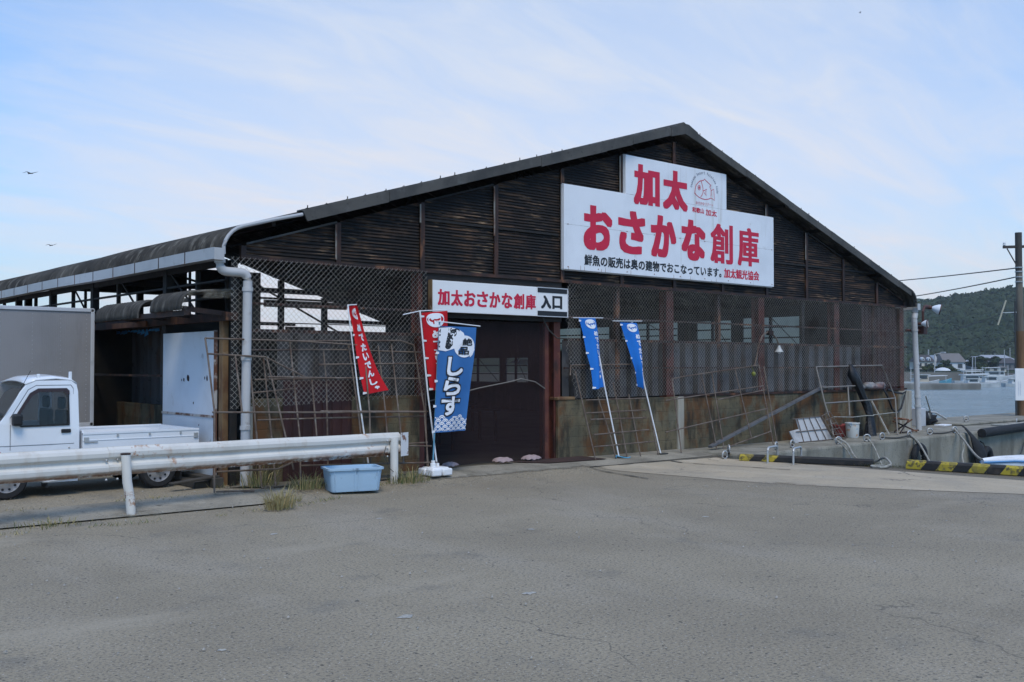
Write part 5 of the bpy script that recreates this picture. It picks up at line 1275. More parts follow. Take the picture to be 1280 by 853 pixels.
# ------------------------------------------------------------------ striped wheel stops on the basin edge
def kerb(a, b, h, wd, lab, stripes, black_from=None):
    a, b = Vector(a), Vector(b); d = (b - a).normalized(); u = Vector((d.y, -d.x, 0)); L = (b - a).length
    t = thing('edge_kerb', lab, 'kerb', (a.x, a.y, a.z), 'kerbs on the basin edge')
    sec = [(-wd / 2, 0), (-wd / 2, h * .75), (-wd * .36, h), (wd * .36, h), (wd / 2, h * .75), (wd / 2, 0)]
    s_ = 0; k = 0; pat = stripes; Y_ = MB(); B_ = MB()
    cuts = [0]
    while cuts[-1] < L: cuts.append(min(L, cuts[-1] + pat[(len(cuts) - 1) % len(pat)]))
    for i in range(len(cuts) - 1):
        s0, s1 = cuts[i], cuts[i + 1]; m = Y_ if i % 2 == 0 and (black_from is None or s0 < black_from) else B_
        ends = (s0 <= 0, s1 >= L); sl = .09
        pp = []
        for q, e in ((s0, s0 <= 0), (s1, s1 >= L)):
            for (o, z) in sec: w_ = 0 if e else sl * (z / h - .5) * 1.3 + sl * o / wd; p = a + d * (q + w_) + u * o; pp.append((p.x, p.y, a.z + z))
        n = 6; m.add(pp, [tuple(range(n))[::-1], tuple(range(n, 2 * n))] + [(j, (j + 1) % n, n + (j + 1) % n, n + j) for j in range(n)])
    Y_.build('yellow_stripe', yellow, t, bevel=.006); B_.build('black_stripe', blackkerb, t, bevel=.006)
kerb((9.72, -1.72, .01), (10.66, -3.98, .01), .12, .16, 'shorter kerb beside the two steel hoops, mostly black with worn yellow at one end', [.20, .22, .24, .20, .10, 1.7], .8)
kerb((10.70, -4.62, .01), (12.0, -11.6, .01), .155, .19, 'long black and yellow striped kerb at the open end of the basin', [.27, .25])
# steel hoops
hp = MB().tube([(9.62, -2.42, 0)] + bend((9.62, -2.42, .30), (9.62, -2.42, 0), (10.14, -2.28, .30), .09) + bend((10.14, -2.28, .30), (9.62, -2.42, .30), (10.14, -2.28, .12), .09) + [(10.14, -2.28, .10)], .021, 10).build('steel_hoop', galv, smooth=True, origin=(9.62, -2.42, 0))
tag(hp, 'bent steel hoop over the kerb, the one nearer the doorway', 'steel hoop', 'steel hoops at the kerb')
copy_tree(hp, None, (9.80, -2.86, 0), R(3), 'bent steel hoop over the kerb, the one nearer the basin corner')

# mooring rings, ropes, fenders on the quay
RING = [(9.72, -1.35, 'small iron ring at the blunt end of the shorter kerb'), (9.98, -1.25, 'iron ring standing on the quay behind the yellow kerb end'), (11.35, -1.42, 'iron ring on the quay edge just past the steel hoops'), (12.1, -1.3, 'pale iron ring on the quay edge before the leaning boards'), (13.7, -1.42, 'iron ring on the quay edge with the tied bunch of ropes'), (14.9, -1.42, 'iron ring on the quay edge below the broken stool'),
        (15.7, -1.35, 'pale iron ring on the quay edge left of the first rope anchor'), (16.85, -1.42, 'iron ring on the quay edge where the first mooring rope starts'), (18.2, -1.25, 'iron ring on the quay edge between the two mooring ropes'), (19.3, -1.36, 'iron ring on the quay edge where the second mooring rope starts'), (23.6, .35, 'iron ring on the raised slab nearest the warehouse corner'), (24.6, -.7, 'iron ring on the quay above the black pipe fender'), (26.3, -.5, 'iron ring on the quay beyond the black pipe fender')]
r0 = None
for i, (x, y, lab) in enumerate(RING):
    z = (gz(x, y) if x < 9.95 else (.172 if (x > 22.4 and y > -.1) else .1))
    if r0 is None:
        r0 = thing('mooring_ring', lab, 'mooring ring', (x, y, z), 'mooring rings on the quay')
        MB().torus((x, y, z + .085), .075, .017, 'Y', 18, 7).build('ring', galv, r0, smooth='all')
        MB().tube([(x - .05, y, z - .02), (x - .045, y, z + .04), (x, y, z + .06), (x + .045, y, z + .04), (x + .05, y, z - .02)], .016, 6).build('staple', steel, r0, smooth=True)
    else: copy_tree(r0, None, (x, y, z), random.uniform(-.9, .9), lab)
def rope(pts, r, lab, m=ropem, name='mooring_rope', n=24):
    P = [Vector(p) for p in pts]; out_ = [Cloth.at(P, i / n) for i in range(n + 1)]
    tag(MB().tube(out_, r, 7).build(name, m, smooth=True, origin=P[0]), lab, 'rope', 'ropes along the quay')
rope([(16.85, -1.42, .19), (16.7, -1.75, -.02), (15.2, -2.9, -.45), (14.0, -4.0, -.42), (13.0, -5.1, -.12), (12.75, -5.35, .10)], .022, 'mooring rope sagging from the quay ring to the white boat, lower of two')
rope([(19.3, -1.36, .20), (18.6, -1.9, .02), (16.2, -3.4, -.22), (14.2, -4.8, -.12), (13.2, -5.5, .10)], .026, 'thick pale mooring rope running from the quay to the white boat, upper of two')
rope([(13.7, -1.42, .22), (13.66, -1.66, .12), (13.3, -2.1, -.15), (12.4, -3.0, -.10), (11.2, -3.9, .12), (10.8, -4.25, .05), (10.5, -4.3, .03)], .022, 'bunched pale rope hanging down the quay face behind the shorter kerb')
rope([(13.62, -1.42, .20), (13.6, -1.7, -.02), (13.2, -2.2, -.4), (12.8, -2.7, -.7)], .018, 'second strand of rope beside the bunched pale rope')
rope([(14.9, -1.42, .18), (14.85, -1.62, 0), (14.3, -2.2, -.5), (13.8, -2.8, -.95)], .016, 'thin rope slanting down the quay face below the stool')
rope([(15.7, -1.35, .15), (16.2, -1.45, .125), (16.85, -1.42, .15)], .02, 'dark rope lying along the quay edge between two rings', darkrope)
rope([(18.2, -1.25, .14), (18.7, -1.36, .125), (19.3, -1.36, .16)], .02, 'dark rope lying on the quay edge toward the second mooring rope', darkrope)
rope([(19.35, -1.45, .15), (19.4, -1.55, -.2), (19.2, -1.6, -.5), (18.6, -2.0, -.9)], .018, 'thin rope dropping from the second rope anchor to the water')
rope([(24.6, -.7, .18), (24.2, -1.3, .15), (23.2, -1.5, -.3), (21.4, -2.1, -.55), (20.0, -2.4, -.5)], .02, 'dark rope slung under the black pipe fender', darkrope)
rope([(22.0, -1.1, .20), (23.5, -.95, .14), (25.2, -1.0, .2), (26.5, -.6, .16)], .03, 'heavy grey rope lying over the black pipe fender')
rope([(10.45, -4.25, .02), (10.35, -4.15, .03), (10.5, -4.05, .03), (10.65, -4.2, .03), (10.5, -4.35, .03), (10.3, -4.3, .03)], .017, 'small coil of pale rope on the concrete between the kerbs')
# tyre and bag fenders
t0 = thing('tyre_fender', 'black tyre hung on the quay face below the first mooring rope', 'tyre', (16.9, -1.62, -.35), 'tyre fenders')
MB().torus((16.9, -1.64, -.38), .25, .085, 'Y', 26, 10, (1, 1, 1.15)).build('tyre', tyrem, t0, smooth='all')
MB().tube([(16.9, -1.62, -.08), (16.86, -1.56, .06), (16.84, -1.44, .13)], .02, 6).build('hanging_rope', darkrope, t0)
copy_tree(t0, None, (20.6, -1.58, -.62), R(4), 'black tyre low on the quay face beside the tall bag fender')
mb = MB(); path = [(19.62, -1.38, .30), (19.68, -1.46, .22), (19.78, -1.60, .0), (19.95, -1.66, -.25), (20.05, -1.68, -.5), (20.05, -1.66, -.8)]
rad = [.05, .055, .10, .24, .29, .20]; vs = []; fs = []; n = 16
for i, (p, r) in enumerate(zip(path, rad)):
    for k in range(n): a = 2 * pi * k / n; vs.append((p[0] + r * cos(a), p[1] + r * .42 * sin(a), p[2]))
for i in range(len(path) - 1):
    for k in range(n): fs.append((i * n + k, i * n + (k + 1) % n, (i + 1) * n + (k + 1) % n, (i + 1) * n + k))
fs.append(tuple(range(n))[::-1]); fs.append(tuple((len(path) - 1) * n + k for k in range(n)))
tag(mb.add(vs, fs).build('bag_fender', tyrem, smooth=True, origin=(19.8, -1.5, -.2)), 'tall black bottle-shaped fender draped over the quay edge', 'fender')
p = MB().tube([(20.4, -1.56, .06), (22.5, -1.50, .10), (25, -1.46, .12), (30, -1.36, .12)], .12, 14).build('pipe_fender', tyrem, smooth=True, origin=(21, -1.5, .1)); tag(p, 'long black pipe fender lying along the quay edge', 'fender')
# white boat bow poking over the striped kerb
bt = thing('moored_boat', 'white boat with blue trim whose bow shows over the striped kerb', 'boat', (13.6, -6.0, -1.1))
mb = MB()
secs = [(12.55, -5.12, .05, .02), (12.95, -5.35, .30, .06), (13.6, -5.75, .62, .05), (14.6, -6.4, .85, 0), (16.6, -7.6, .95, -.05), (18.2, -8.6, .9, -.06)]
dv = Vector((.85, -.53, 0)).normalized(); nv = Vector((.53, .85, 0)); vs = []; fs = []; n = 9
for (x, y, hw, dz) in secs:
    for k, (f, z) in enumerate(((-1, .06), (-1.02, .02), (-.95, -.35), (-.6, -1.1), (0, -1.3), (.6, -1.1), (.95, -.35), (1.02, .02), (1, .06))): q = Vector((x, y, 0)) + nv * (f * hw); vs.append((q.x, q.y, z + dz))
for i in range(len(secs) - 1):
    for k in range(n - 1): fs.append((i * n + k, (i + 1) * n + k, (i + 1) * n + k + 1, i * n + k + 1))
fs.append(tuple(range(n)))
mb.add(vs, fs).build('hull', bodywhite, bt, smooth=True)
vs = []; fs = []
for (x, y, hw, dz) in secs:
    for f in (-.97, 0, .97): q = Vector((x, y, 0)) + nv * (f * hw); vs.append((q.x, q.y, .055 + dz + (.04 if f == 0 else 0)))
for i in range(len(secs) - 1):
    for k in range(2): fs.append((i * 3 + k, (i + 1) * 3 + k, (i + 1) * 3 + k + 1, i * 3 + k + 1))
MB().add(vs, fs).build('deck', foam, bt, fix=False)
mb = MB()
for sgn in (-1, 1): mb.tube([(Vector((x, y, .02 + dz)) + nv * (sgn * hw * 1.03)) for x, y, hw, dz in secs], .022, 6)
mb.build('rubbing_strip', Mat('blue_trim', (.05, .22, .45), .5), bt, smooth=True)
# jerry can, black cloth and foam slab by the corner pipe
tag(MB().box((21.25, .55, .1), (21.55, .85, .62)).box((21.34, .62, .62), (21.46, .78, .66)).build('jerry_can', Mat('grey_white_plastic', (.44, .45, .47), .5).mottle((.3, .3, .3), 6, .5, .7, .7), origin=(21.4, .7, .1), bevel=.05), 'grey-white plastic can standing beside the right downpipe', 'can')
tag(MB().sphere((22.2, .95, .25), .36, 16, 9, (1.25, .8, .6), .35).build('cloth_heap', blk, smooth='all', origin=(22.4, .95, .1)), 'black cloth heap on the quay behind the jerry can', 'cloth heap')
tag(MB().obox((22.3, .35, .122), (.95, .30, .04), Matrix.Rotation(.1, 3, 'Z')).build('foam_slab', foam, origin=(22.3, .35, .1), bevel=.01), 'flat white foam slab lying on the quay by the downpipe', 'foam slab')
tag(MB().tube([(22.2, 1.0, .50), (23.3, 1.15, .42), (24.3, 1.3, .19)], .03, 6).build('wooden_oar', Mat('pale_oar', (.45, .43, .4), .7), origin=(23, 1.1, .2), smooth=True), 'pale pole slanting out from the black cloth heap', 'pole')
tag(MB().tube([(19.99, -.24, 1.02), (20.5, -.1, .62), (21.3, .3, .35), (22.0, .7, .45)], .018, 6).build('stay_rope', ropem, origin=(20, -.2, 1), smooth=True), 'rope slanting from the right downpipe down to the black cloth heap', 'rope')

# ------------------------------------------------------------------ small white pickup
K = thing('mini_truck', 'small white flatbed pickup truck parked behind the guard rail', 'pickup truck', (-1.9, 1.2, .1))
gy = .102
YN, YF = .50, 1.94
xo = 0.0
# cab side with window and wheel arch
def archpts(cx, r, z0, a0=180, a1=0, n=12): return [(cx + r * cos(R(a0 + (a1 - a0) * i / n)), z0 + r * sin(R(a0 + (a1 - a0) * i / n))) for i in range(n + 1)]
AX = -2.86
outer = [(-1.96, .34), (-1.96, .95), (-1.965, 1.50), (-1.985, 1.60), (-2.05, 1.648), (-2.50, 1.648), (-2.62, 1.60), (-2.70, 1.50), (-2.955, 1.10), (-3.08, 1.03), (-3.32, .96), (-3.42, .86), (-3.46, .70), (-3.46, .38), (-3.23, .36)] + archpts(AX, .35, .36) + [(-2.49, .32), (-2.36, .30)]
win = [(-2.095, 1.055), (-2.095, 1.50), (-2.12, 1.525), (-2.47, 1.525), (-2.56, 1.47), (-2.715, 1.22), (-2.735, 1.17), (-2.735, 1.085), (-2.70, 1.05)]
def tum(z): return max(0, z - 1.0) * .11          # tumblehome
def side(y, sg): return lambda a, b: (a, y + sg * tum(b), b)
for y, sg, th in ((YN, 1, .04), (YF, -1, -.04)):
    cs = MB().plate(outer, [win], side(y, sg), (0, th, 0)).build('cab_side', bodywhite, K, bevel=.006, fix=False)
    g_ = MB().prism([side(y + th * .6, sg)(a, b) for a, b in win], (0, .004, 0)).build('side_window', carglass, cs)
    if sg == 1:
        mb = MB(); out2 = [(a, b) for a, b in win]
        for a, b in zip(win, win[1:] + win[:1]):
            pa, pb = side(y - .006, 1)(*a), side(y - .006, 1)(*b); mb.bar(pa, pb, .012, .022)
        mb.build('window_seal', blackp, cs)
        # brown rain visor over the window
        vis = [(-2.085, 1.46), (-2.085, 1.51), (-2.12, 1.545), (-2.48, 1.545), (-2.585, 1.485), (-2.74, 1.235), (-2.76, 1.18), (-2.72, 1.19), (-2.695, 1.245), (-2.555, 1.45), (-2.465, 1.498), (-2.14, 1.498), (-2.115, 1.46)]
        MB().plate(vis, [], side(y - .022, 1), (0, .012, 0)).build('rain_visor', brownv, cs, fix=False)
        mb = MB()
        seam = [(-2.03, .42), (-2.03, 1.54), (-2.06, 1.585), (-2.50, 1.585), (-2.60, 1.53), (-2.83, 1.16), (-2.83, .74)]
        for a, b in zip(seam, seam[1:]): mb.bar(side(y - .0005, 1)(*a), side(y - .0005, 1)(*b), .004, .008)
        mb.bar((-2.03, y - .0005, .80), (-3.2, y - .0005, .80), .004, .006); mb.bar((-2.83, y - .0005, 1.08), (-2.83, y - .0005, .74), .004, .007)
        mb.build('door_seam', Mat('panel_gap', (.12, .12, .125), .7), cs)
        dh = MB().box((-2.20, y - .018, .945), (-2.075, y + .002, .998)).build('door_handle', blackp, cs, bevel=.012)
        MB().sphere((-2.095, y - .003, .745), .012, 8, 5).build('door_lock', galv, cs)
        MB().sphere((-2.975, y - .004, .715), .03, 12, 8, (1.2, .4, .7)).build('side_marker', redlens, cs, smooth='all')
        MB().prism([(-2.42, y + .03, .29), (-1.97, y + .03, .29), (-1.97, y + .03, .36), (-2.36, y + .03, .36)], (0, .06, 0)).build('sill', bodywhite, cs)
# roof, back, front, windscreen
mb = MB(); vs = []; n = 7
for (x, z) in ((-1.985, 1.60), (-2.05, 1.652), (-2.25, 1.675), (-2.50, 1.655), (-2.63, 1.60)):
    for k in range(n): t_ = k / (n - 1); y0, y1 = YN + tum(z) - .002, YF - tum(z) + .002; vs.append((x, y0 + (y1 - y0) * t_, z + .045 * (1 - (2 * t_ - 1) ** 2)))
fs = [(i * n + k, i * n + k + 1, (i + 1) * n + k + 1, (i + 1) * n + k) for i in range(4) for k in range(n - 1)]
MB().add(vs, fs).build('roof', bodywhite, K, smooth='all', solid=.02, fix=False)
rf = K.children[-1]
mb = MB()
for x, y, h in ((-2.04, .66, .075), (-2.44, .70, .045)): mb.box((x - .018, y - .02, 1.655), (x + .018, y + .02, 1.69 + h))
mb.build('roof_bracket', bodywhite, rf, bevel=.006)
MB().plate([(YN + .04, .36), (YF - .04, .36), (YF - .04, 1.0), (YF - .10, 1.6), (YN + .10, 1.6), (YN + .04, 1.0)], [[(YN + .22, 1.06), (YF - .22, 1.06), (YF - .25, 1.48), (YN + .25, 1.48)]], lambda a, b: (-2.0, a, b), (.03, 0, 0)).build('cab_back', bodywhite, K, fix=False)
MB().prism([(-1.99, YN + .22, 1.06), (-1.99, YF - .22, 1.06), (-1.99, YF - .25, 1.48), (-1.99, YN + .25, 1.48)], (.005, 0, 0)).build('rear_window', carglass, K)
ws = MB().prism([(-2.945, YN + .07, 1.10), (-2.945, YF - .07, 1.10), (-2.64, YF - .12, 1.58), (-2.64, YN + .12, 1.58)], (-.008, 0, .004)).build('windscreen', carglass, K)
MB().bar((-2.955, YN + .1, 1.105), (-2.955, YF - .1, 1.105), .03, .03).bar((-2.94, .8, 1.14), (-2.90, 1.3, 1.20), .012, .012).build('wiper', blackp, ws)
vs = [(-2.955, YN + .01, 1.10), (-3.08, YN + .005, 1.03), (-3.32, YN + .005, .96), (-3.42, YN + .005, .86), (-3.46, YN + .005, .70), (-3.46, YN + .005, .38)]
MB().add([p for p in vs] + [(a, YF - .01, c) for a, b, c in vs], [(i, i + 1, 6 + i + 1, 6 + i) for i in range(5)]).build('front_panel', bodywhite, K, smooth='all', solid=.02, fix=False)
for y in (YN + .16, YF - .16): MB().box((-3.475, y - .12, .70), (-3.44, y + .12, .86)).build('headlight', Mat('headlamp', (.6, .62, .65), .1), K, bevel=.02)
MB().box((-3.50, YN, .36), (-3.44, YF, .50)).build('bumper', bodywhite, K, bevel=.02)
MB().tube([(-2.93, YN + .03, 1.14), (-2.78, YN - .005, 1.40), (-2.60, YN - .03, 1.78)], .0035, 5).build('aerial', blackp, K)
# interior
MB().box((-2.36, YN + .14, .62), (-2.05, YN + .60, .80)).box((-2.12, YN + .16, .80), (-2.04, YN + .58, 1.24)).box((-2.115, YN + .26, 1.25), (-2.055, YN + .48, 1.42)).build('seat', seatm, K, bevel=.03)
MB().box((-2.36, YF - .60, .62), (-2.05, YF - .14, .80)).box((-2.12, YF - .58, .80), (-2.04, YF - .16, 1.24)).box((-2.115, YF - .48, 1.25), (-2.055, YF - .26, 1.42)).build('seat', seatm, K, bevel=.03)
MB().box((-2.98, YN + .06, .80), (-2.72, YF - .06, 1.06)).build('dashboard', seatm, K, bevel=.04)
MB().box((-3.0, YN + .05, .52), (-2.0, YF - .05, .60)).build('floor_pan', blackp, K)
swm = Matrix.Rotation(R(35), 3, 'Y'); cw = Vector((-2.60, YF - .40, 1.10))
MB().tube([cw + swm @ Vector((.17 * cos(a), .17 * sin(a), 0)) for a in [2 * pi * k / 20 for k in range(20)]], .014, 6, True).build('steering_wheel', blackp, K, smooth='all')
MB().box((-2.82, YN - .10, 1.06), (-2.70, YN + .02, 1.22)).build('wing_mirror', blackp, K, bevel=.03)
# bed
bx0, bx1 = -1.92, -.27
bd = MB().box((bx0, YN + .03, .63), (bx1, YF - .03, .67)).build('bed_floor', bodywhite, K)
for y, sg in ((YN, 1), (YF, -1)):
    mb = MB(); mb.box((bx0, y, .66), (bx1, y + sg * .03, .925)); mb.box((bx0, y - sg * .008, .905), (bx1, y + sg * .038, .935)); mb.box((bx0, y - sg * .008, .655), (bx1, y + sg * .0, .685)); mb.box((bx0, y - sg * .006, .82), (bx1, y, .835))
    gt = mb.build('side_gate', bodywhite, K, bevel=.006)
    mb = MB()
    for x in (bx0 + .05, bx1 - .05): mb.box((x - .03, y - sg * .018, .80), (x + .03, y - sg * .002, .87))
    for x in (-1.45, -1.0, -.55): mb.box((x - .012, y - sg * .016, .865), (x + .012, y - sg * .002, .9))
    mb.box((bx0 + .02, y - sg * .012, .795), (bx0 + .2, y - sg * .0085, .81)); mb.build('latch', galv, gt)
MB().box((bx1 - .03, YN + .035, .66), (bx1 + .0, YF - .035, .93)).build('tail_gate', bodywhite, K, bevel=.006)
MB().box((bx0, YN + .035, .66), (bx0 + .03, YF - .035, .96)).build('head_board', bodywhite, K, bevel=.006)
MB().box((-3.2, YN + .35, .40), (bx1 - .05, YN + .45, .60)).box((-3.2, YF - .45, .40), (bx1 - .05, YF - .35, .60)).box((-1.85, YN + .10, .36), (-1.35, YN + .34, .58)).box((-.9, YN + .3, .30), (-.75, YF - .3, .42)).box((-3.0, YN + .4, .3), (-2.1, YF - .4, .5)).build('chassis', blackp, K)
for x in (-2.36, -.52): MB().box((x - .008, YN + .04, .22), (x + .008, YN + .26, .60)).build('mud_flap', blackp, K)
def wheel(x, y, sg):
    t = MB().lathe([(.17, -.075), (.235, -.075), (.258, -.055), (.262, 0), (.258, .055), (.235, .075), (.17, .075)], (x, y, gy + .262), 'Y', 32, False).build('wheel', tyrem, K, smooth=True)
    ri = MB().lathe([(.178, -.07), (.172, -.062), (.165, -.02), (.12, -.03), (.09, -.052), (.05, -.052), (.045, -.075), (.0, -.078)] if sg > 0 else [(.178, .07), (.165, .02), (.09, .052), (.0, .06)], (x, y, gy + .262), 'Y', 32, False).build('rim', rimm, t, smooth=True)
    mb = MB()
    for k in range(10): a = 2 * pi * k / 10; mb.lathe([(.017, -.0), (.017, -.006), (0, -.007)], (x + .135 * cos(a), y - sg * .031, gy + .262 + .135 * sin(a)), 'Y', 8, False)
    mb.build('rim_hole', blackp, ri); MB().lathe([(.042, 0), (.042, -.012), (.03, -.02), (0, -.021)], (x, y - sg * .065, gy + .262), 'Y', 14, False).build('hub_cap', blackp, ri, smooth=True)
for x in (AX, -.86):
    wheel(x, YN + .085, 1); wheel(x, YF - .085, -1)

# ------------------------------------------------------------------ grey box truck
Bx = thing('box_truck', 'grey box truck with ribbed cargo body parked against the warehouse side', 'box truck', (-3.4, 5.4, .1))
x0, x1, y0, y1, z0, z1 = -6.0, -.5, 4.4, 6.3, .80, 2.83
bb = MB().box((x0, y0, z0), (x1, y1, z1)).build('cargo_box', boxgrey, Bx)
mb = MB(); x = x0 + .06
while x < x1 - .06: mb.box((x, y0 - .0045, z0 + .04), (x + .012, y0 - .0005, z1 - .05)); x += .029
mb.build('cargo_rib', boxgrey, bb)
mb = MB()
mb.box((x0, y0 - .022, z1 - .05), (x1, y0 - .006, z1 + .012)); mb.box((x1 - .05, y0 - .022, z0), (x1 + .012, y0 - .007, z1)); mb.box((x0, y0 - .022, z0 - .02), (x1, y0 - .006, z0 + .06)); mb.box((x1, y0, z1 - .05), (x1 + .012, y1, z1 + .012)); mb.box((x0, y0, z1), (x1, y1, z1 + .012))
mb.build('edge_trim', trim, bb, bevel=.005)
mb = MB()
for xx in (-.62, -1.05, -1.5, -2.0, -2.6):
    z = z0 + .12
    while z < z1 - .08: mb.sphere((xx, y0 - .006, z), .006, 6, 4); z += .075
z = z0 + .1
while z < z1 - .06: mb.sphere((x1 - .02, y0 - .023, z), .007, 6, 4); z += .06
mb.build('rivet', trim, bb)
MB().box((x0 - .2, y0 + .4, .55), (x1 - .1, y0 + .55, .79)).box((x0 - .2, y1 - .55, .55), (x1 - .1, y1 - .4, .79)).build('chassis', blackp, Bx)
MB().box((x0 + 1, y0 + .02, .38), (-2.6, y0 + .06, .70)).build('side_guard', galv, Bx)
for xx in (-1.6, -6.9):
    for yy in (y0 + .14, y1 - .14): w_ = MB().lathe([(.2, -.1), (.33, -.1), (.36, -.07), (.365, 0), (.36, .07), (.33, .1), (.2, .1)], (xx, yy, .465), 'Y', 28, False).build('wheel', tyrem, Bx, smooth=True); MB().lathe([(.205, -.08), (.15, -.03), (.06, -.06), (0, -.062)], (xx, yy, .465), 'Y', 24, False).build('rim', rimm, w_, smooth=True)
cb = MB().plate([(-6.15, .5), (-6.15, 2.2), (-6.9, 2.2), (-7.55, 1.5), (-7.65, .5)], [[(-6.4, 1.35), (-6.4, 2.0), (-6.85, 2.0), (-7.25, 1.45), (-7.2, 1.35)]], lambda a, b: (a, y0 + .08, b), (0, y1 - y0 - .16, 0)).build('cab', bodywhite, Bx, fix=False)
MB().prism([(-6.92, y0 + .2, 2.17), (-7.54, y0 + .2, 1.55), (-7.54, y1 - .2, 1.55), (-6.92, y1 - .2, 2.17)], (-.02, 0, .02)).build('windscreen', carglass, cb)

# dark stacked timbers under the tail of the pickup
tag(MB().box((-.28, -.02, gz(-.2, .1) + .003), (-.12, 1.2, .24)).box((-.5, .10, .104), (-.29, 1.1, .19)).bar((-.9, -.02, .21), (-.15, .12, .255), .12, .03).build('timber_stack', Mat('dark_old_timber', (.05, .044, .036), .9).mottle((.10, .09, .075), 4, .45, .7, .8), origin=(-.2, .5, .1), bevel=.01), 'dark old timbers stacked on the ground by the steel door', 'timber stack')

# ------------------------------------------------------------------ utility pole and wires
U = thing('utility_pole', 'weathered utility pole with a short crossarm standing on the quay', 'utility pole', (28.65, .85, .17))
pp = MB(); pp.tube([(28.65, .85, .17), (28.63, .85, 3.0)], .128, 16, r1=.122); pp.build('pole_foot', brownpole, U, smooth=True)
MB().tube([(28.63, .85, 2.98), (28.6, .85, 6.25)], .12, 16, r1=.10).build('pole_shaft', woodpole, U, smooth=True)
MB().tube([(28.6, .85, 5.05), (28.6, .85, 6.32)], .108, 16).build('pole_cap', Mat('dark_pole_top', (.055, .05, .045), .8), U, smooth=True)
rx_ = Vector((.757, -.653, 0)); pc = Vector((28.6, .85, 0))
ca = MB().bar(pc - rx_ * .52 + Vector((0, 0, 5.83)), pc + rx_ * .62 + Vector((0, 0, 5.86)), .07, .09).bar(pc - rx_ * .40 + Vector((-.02, -.02, 5.78)), pc + Vector((-.03, -.03, 5.05)), .03, .03).build('crossarm', Mat('dark_arm_steel', (.05, .04, .035), .7), U)
mb = MB()
for k in (-.48, .3): q = pc + rx_ * k; mb.lathe([(.03, 0), (.055, .03), (.03, .06), (.05, .09), (.02, .12)], (q.x, q.y, 5.88), n=10)
mb.build('insulator', whiteplastic, ca, smooth=True)
mb = MB()
for z in (5.12, 4.98, 4.80, 4.64): mb.lathe([(.108, 0), (.128, .005), (.128, .035), (.108, .04)], (28.6, .85, z), n=14, close=False)
mb.bar(pc - rx_ * .55 + Vector((0, 0, 3.62)), pc + Vector((0, 0, 3.64)), .03, .03); mb.build('bracket', galv, U)
sb = MB().obox((28.22, .66, 1.22), (.40, .03, 1.06), Matrix.Rotation(YAW - pi / 2 , 3, 'Z')).build('notice_board', whiteacr, U, bevel=.004)
mb = MB(); rr = random.Random(4)
for col in (-.10, -.04):
    for k in range(13):
        q = Vector((28.22, .66, 0)) + Matrix.Rotation(YAW - pi / 2, 3, 'Z') @ Vector((col, -.018, 0)); mb.obox((q.x, q.y, 1.30 - k * .036), (.03 * rr.uniform(.5, 1), .004, .016), Matrix.Rotation(YAW - pi / 2, 3, 'Z'))
mb.build('notice_rows', Mat('faint_blue_grey_print', (.38, .42, .52), .7), sb)
MB().tube([(28.44, .93, .17), (28.46, .93, 4.0)], .025, 8).build('conduit', Mat('dark_conduit', (.04, .04, .04), .6), U, smooth=True)
def wire_(a, b, sag, r, lab):
    a, b = Vector(a), Vector(b); P = [a.lerp(b, i / 20) - Vector((0, 0, sag * 4 * (i / 20) * (1 - i / 20))) for i in range(21)]
    tag(MB().tube(P, r, 6).build('power_line', Mat('cable', (.05, .05, .05), .6), origin=a), lab, 'power line', 'overhead lines')
wire_((28.5, .9, 5.12), (75, 46.6, 9.9), .45, .022, 'upper overhead line from the utility pole behind the roof')
wire_((28.5, .9, 4.82), (75, 41.0, 7.8), .55, .022, 'middle overhead line from the utility pole behind the roof')
wire_((28.12, 1.14, 3.60), (75, 36.0, 3.4), .55, .014, 'lowest thin line crossing the hill toward the floodlights')
tag(MB().tube([(28.05, 1.05, 4.02), (27.86, 1.24, 3.20)], .028, 8).build('marker_stick', Mat('pale_bamboo', (.42, .38, .28), .7), origin=(28, 1.1, 3.6), smooth=True), 'pale stick hanging slantwise on the lowest line near the pole', 'stick')

# ------------------------------------------------------------------ across the water
F3 = Vector((cos(YAW), sin(YAW), 0)); R3 = Vector((sin(YAW), -cos(YAW), 0)); C2 = Vector((CAM.x, CAM.y, 0))
def far(d, x, z): q = C2 + F3 * d + R3 * x; return Vector((q.x, q.y, z))     # d metres out from the lot, x sideways
tag(MB().prism([far(128, -60, -1.9), far(128, 59.3, -1.9), far(133, 61.5, -1.9), far(133, -60, -1.9)], (0, 0, 1.45)).build('breakwater', Mat('far_concrete', (.21, .205, .185), .9).mottle((.12, .118, .105), .5, .4, .66, .9, stretch=(1, 1, .3)), bevel=.1, origin=far(130, 20, -1.9)), 'long low concrete breakwater across the water right of the warehouse', 'breakwater')
tag(MB().prism([far(172, -120, -2), far(172, 77, -2), far(176, 79, -2), far(176, -120, -2)], (0, 0, 2.65)).build('sea_wall', Mat('far_wall_concrete', (.17, .16, .14), .9).mottle((.11, .105, .09), .12, .4, .66, .9), origin=far(174, 20, -2)), 'grey brown concrete sea wall behind the boats, below the pines', 'sea wall')
struct(MB().prism([far(304, 139, -2), far(304, 300, -2), far(306, 300, -2), far(306, 139, -2)], (0, 0, 1.5)), 'far_quay', Mat('far_quay_concrete', (.13, .125, .115), .9))
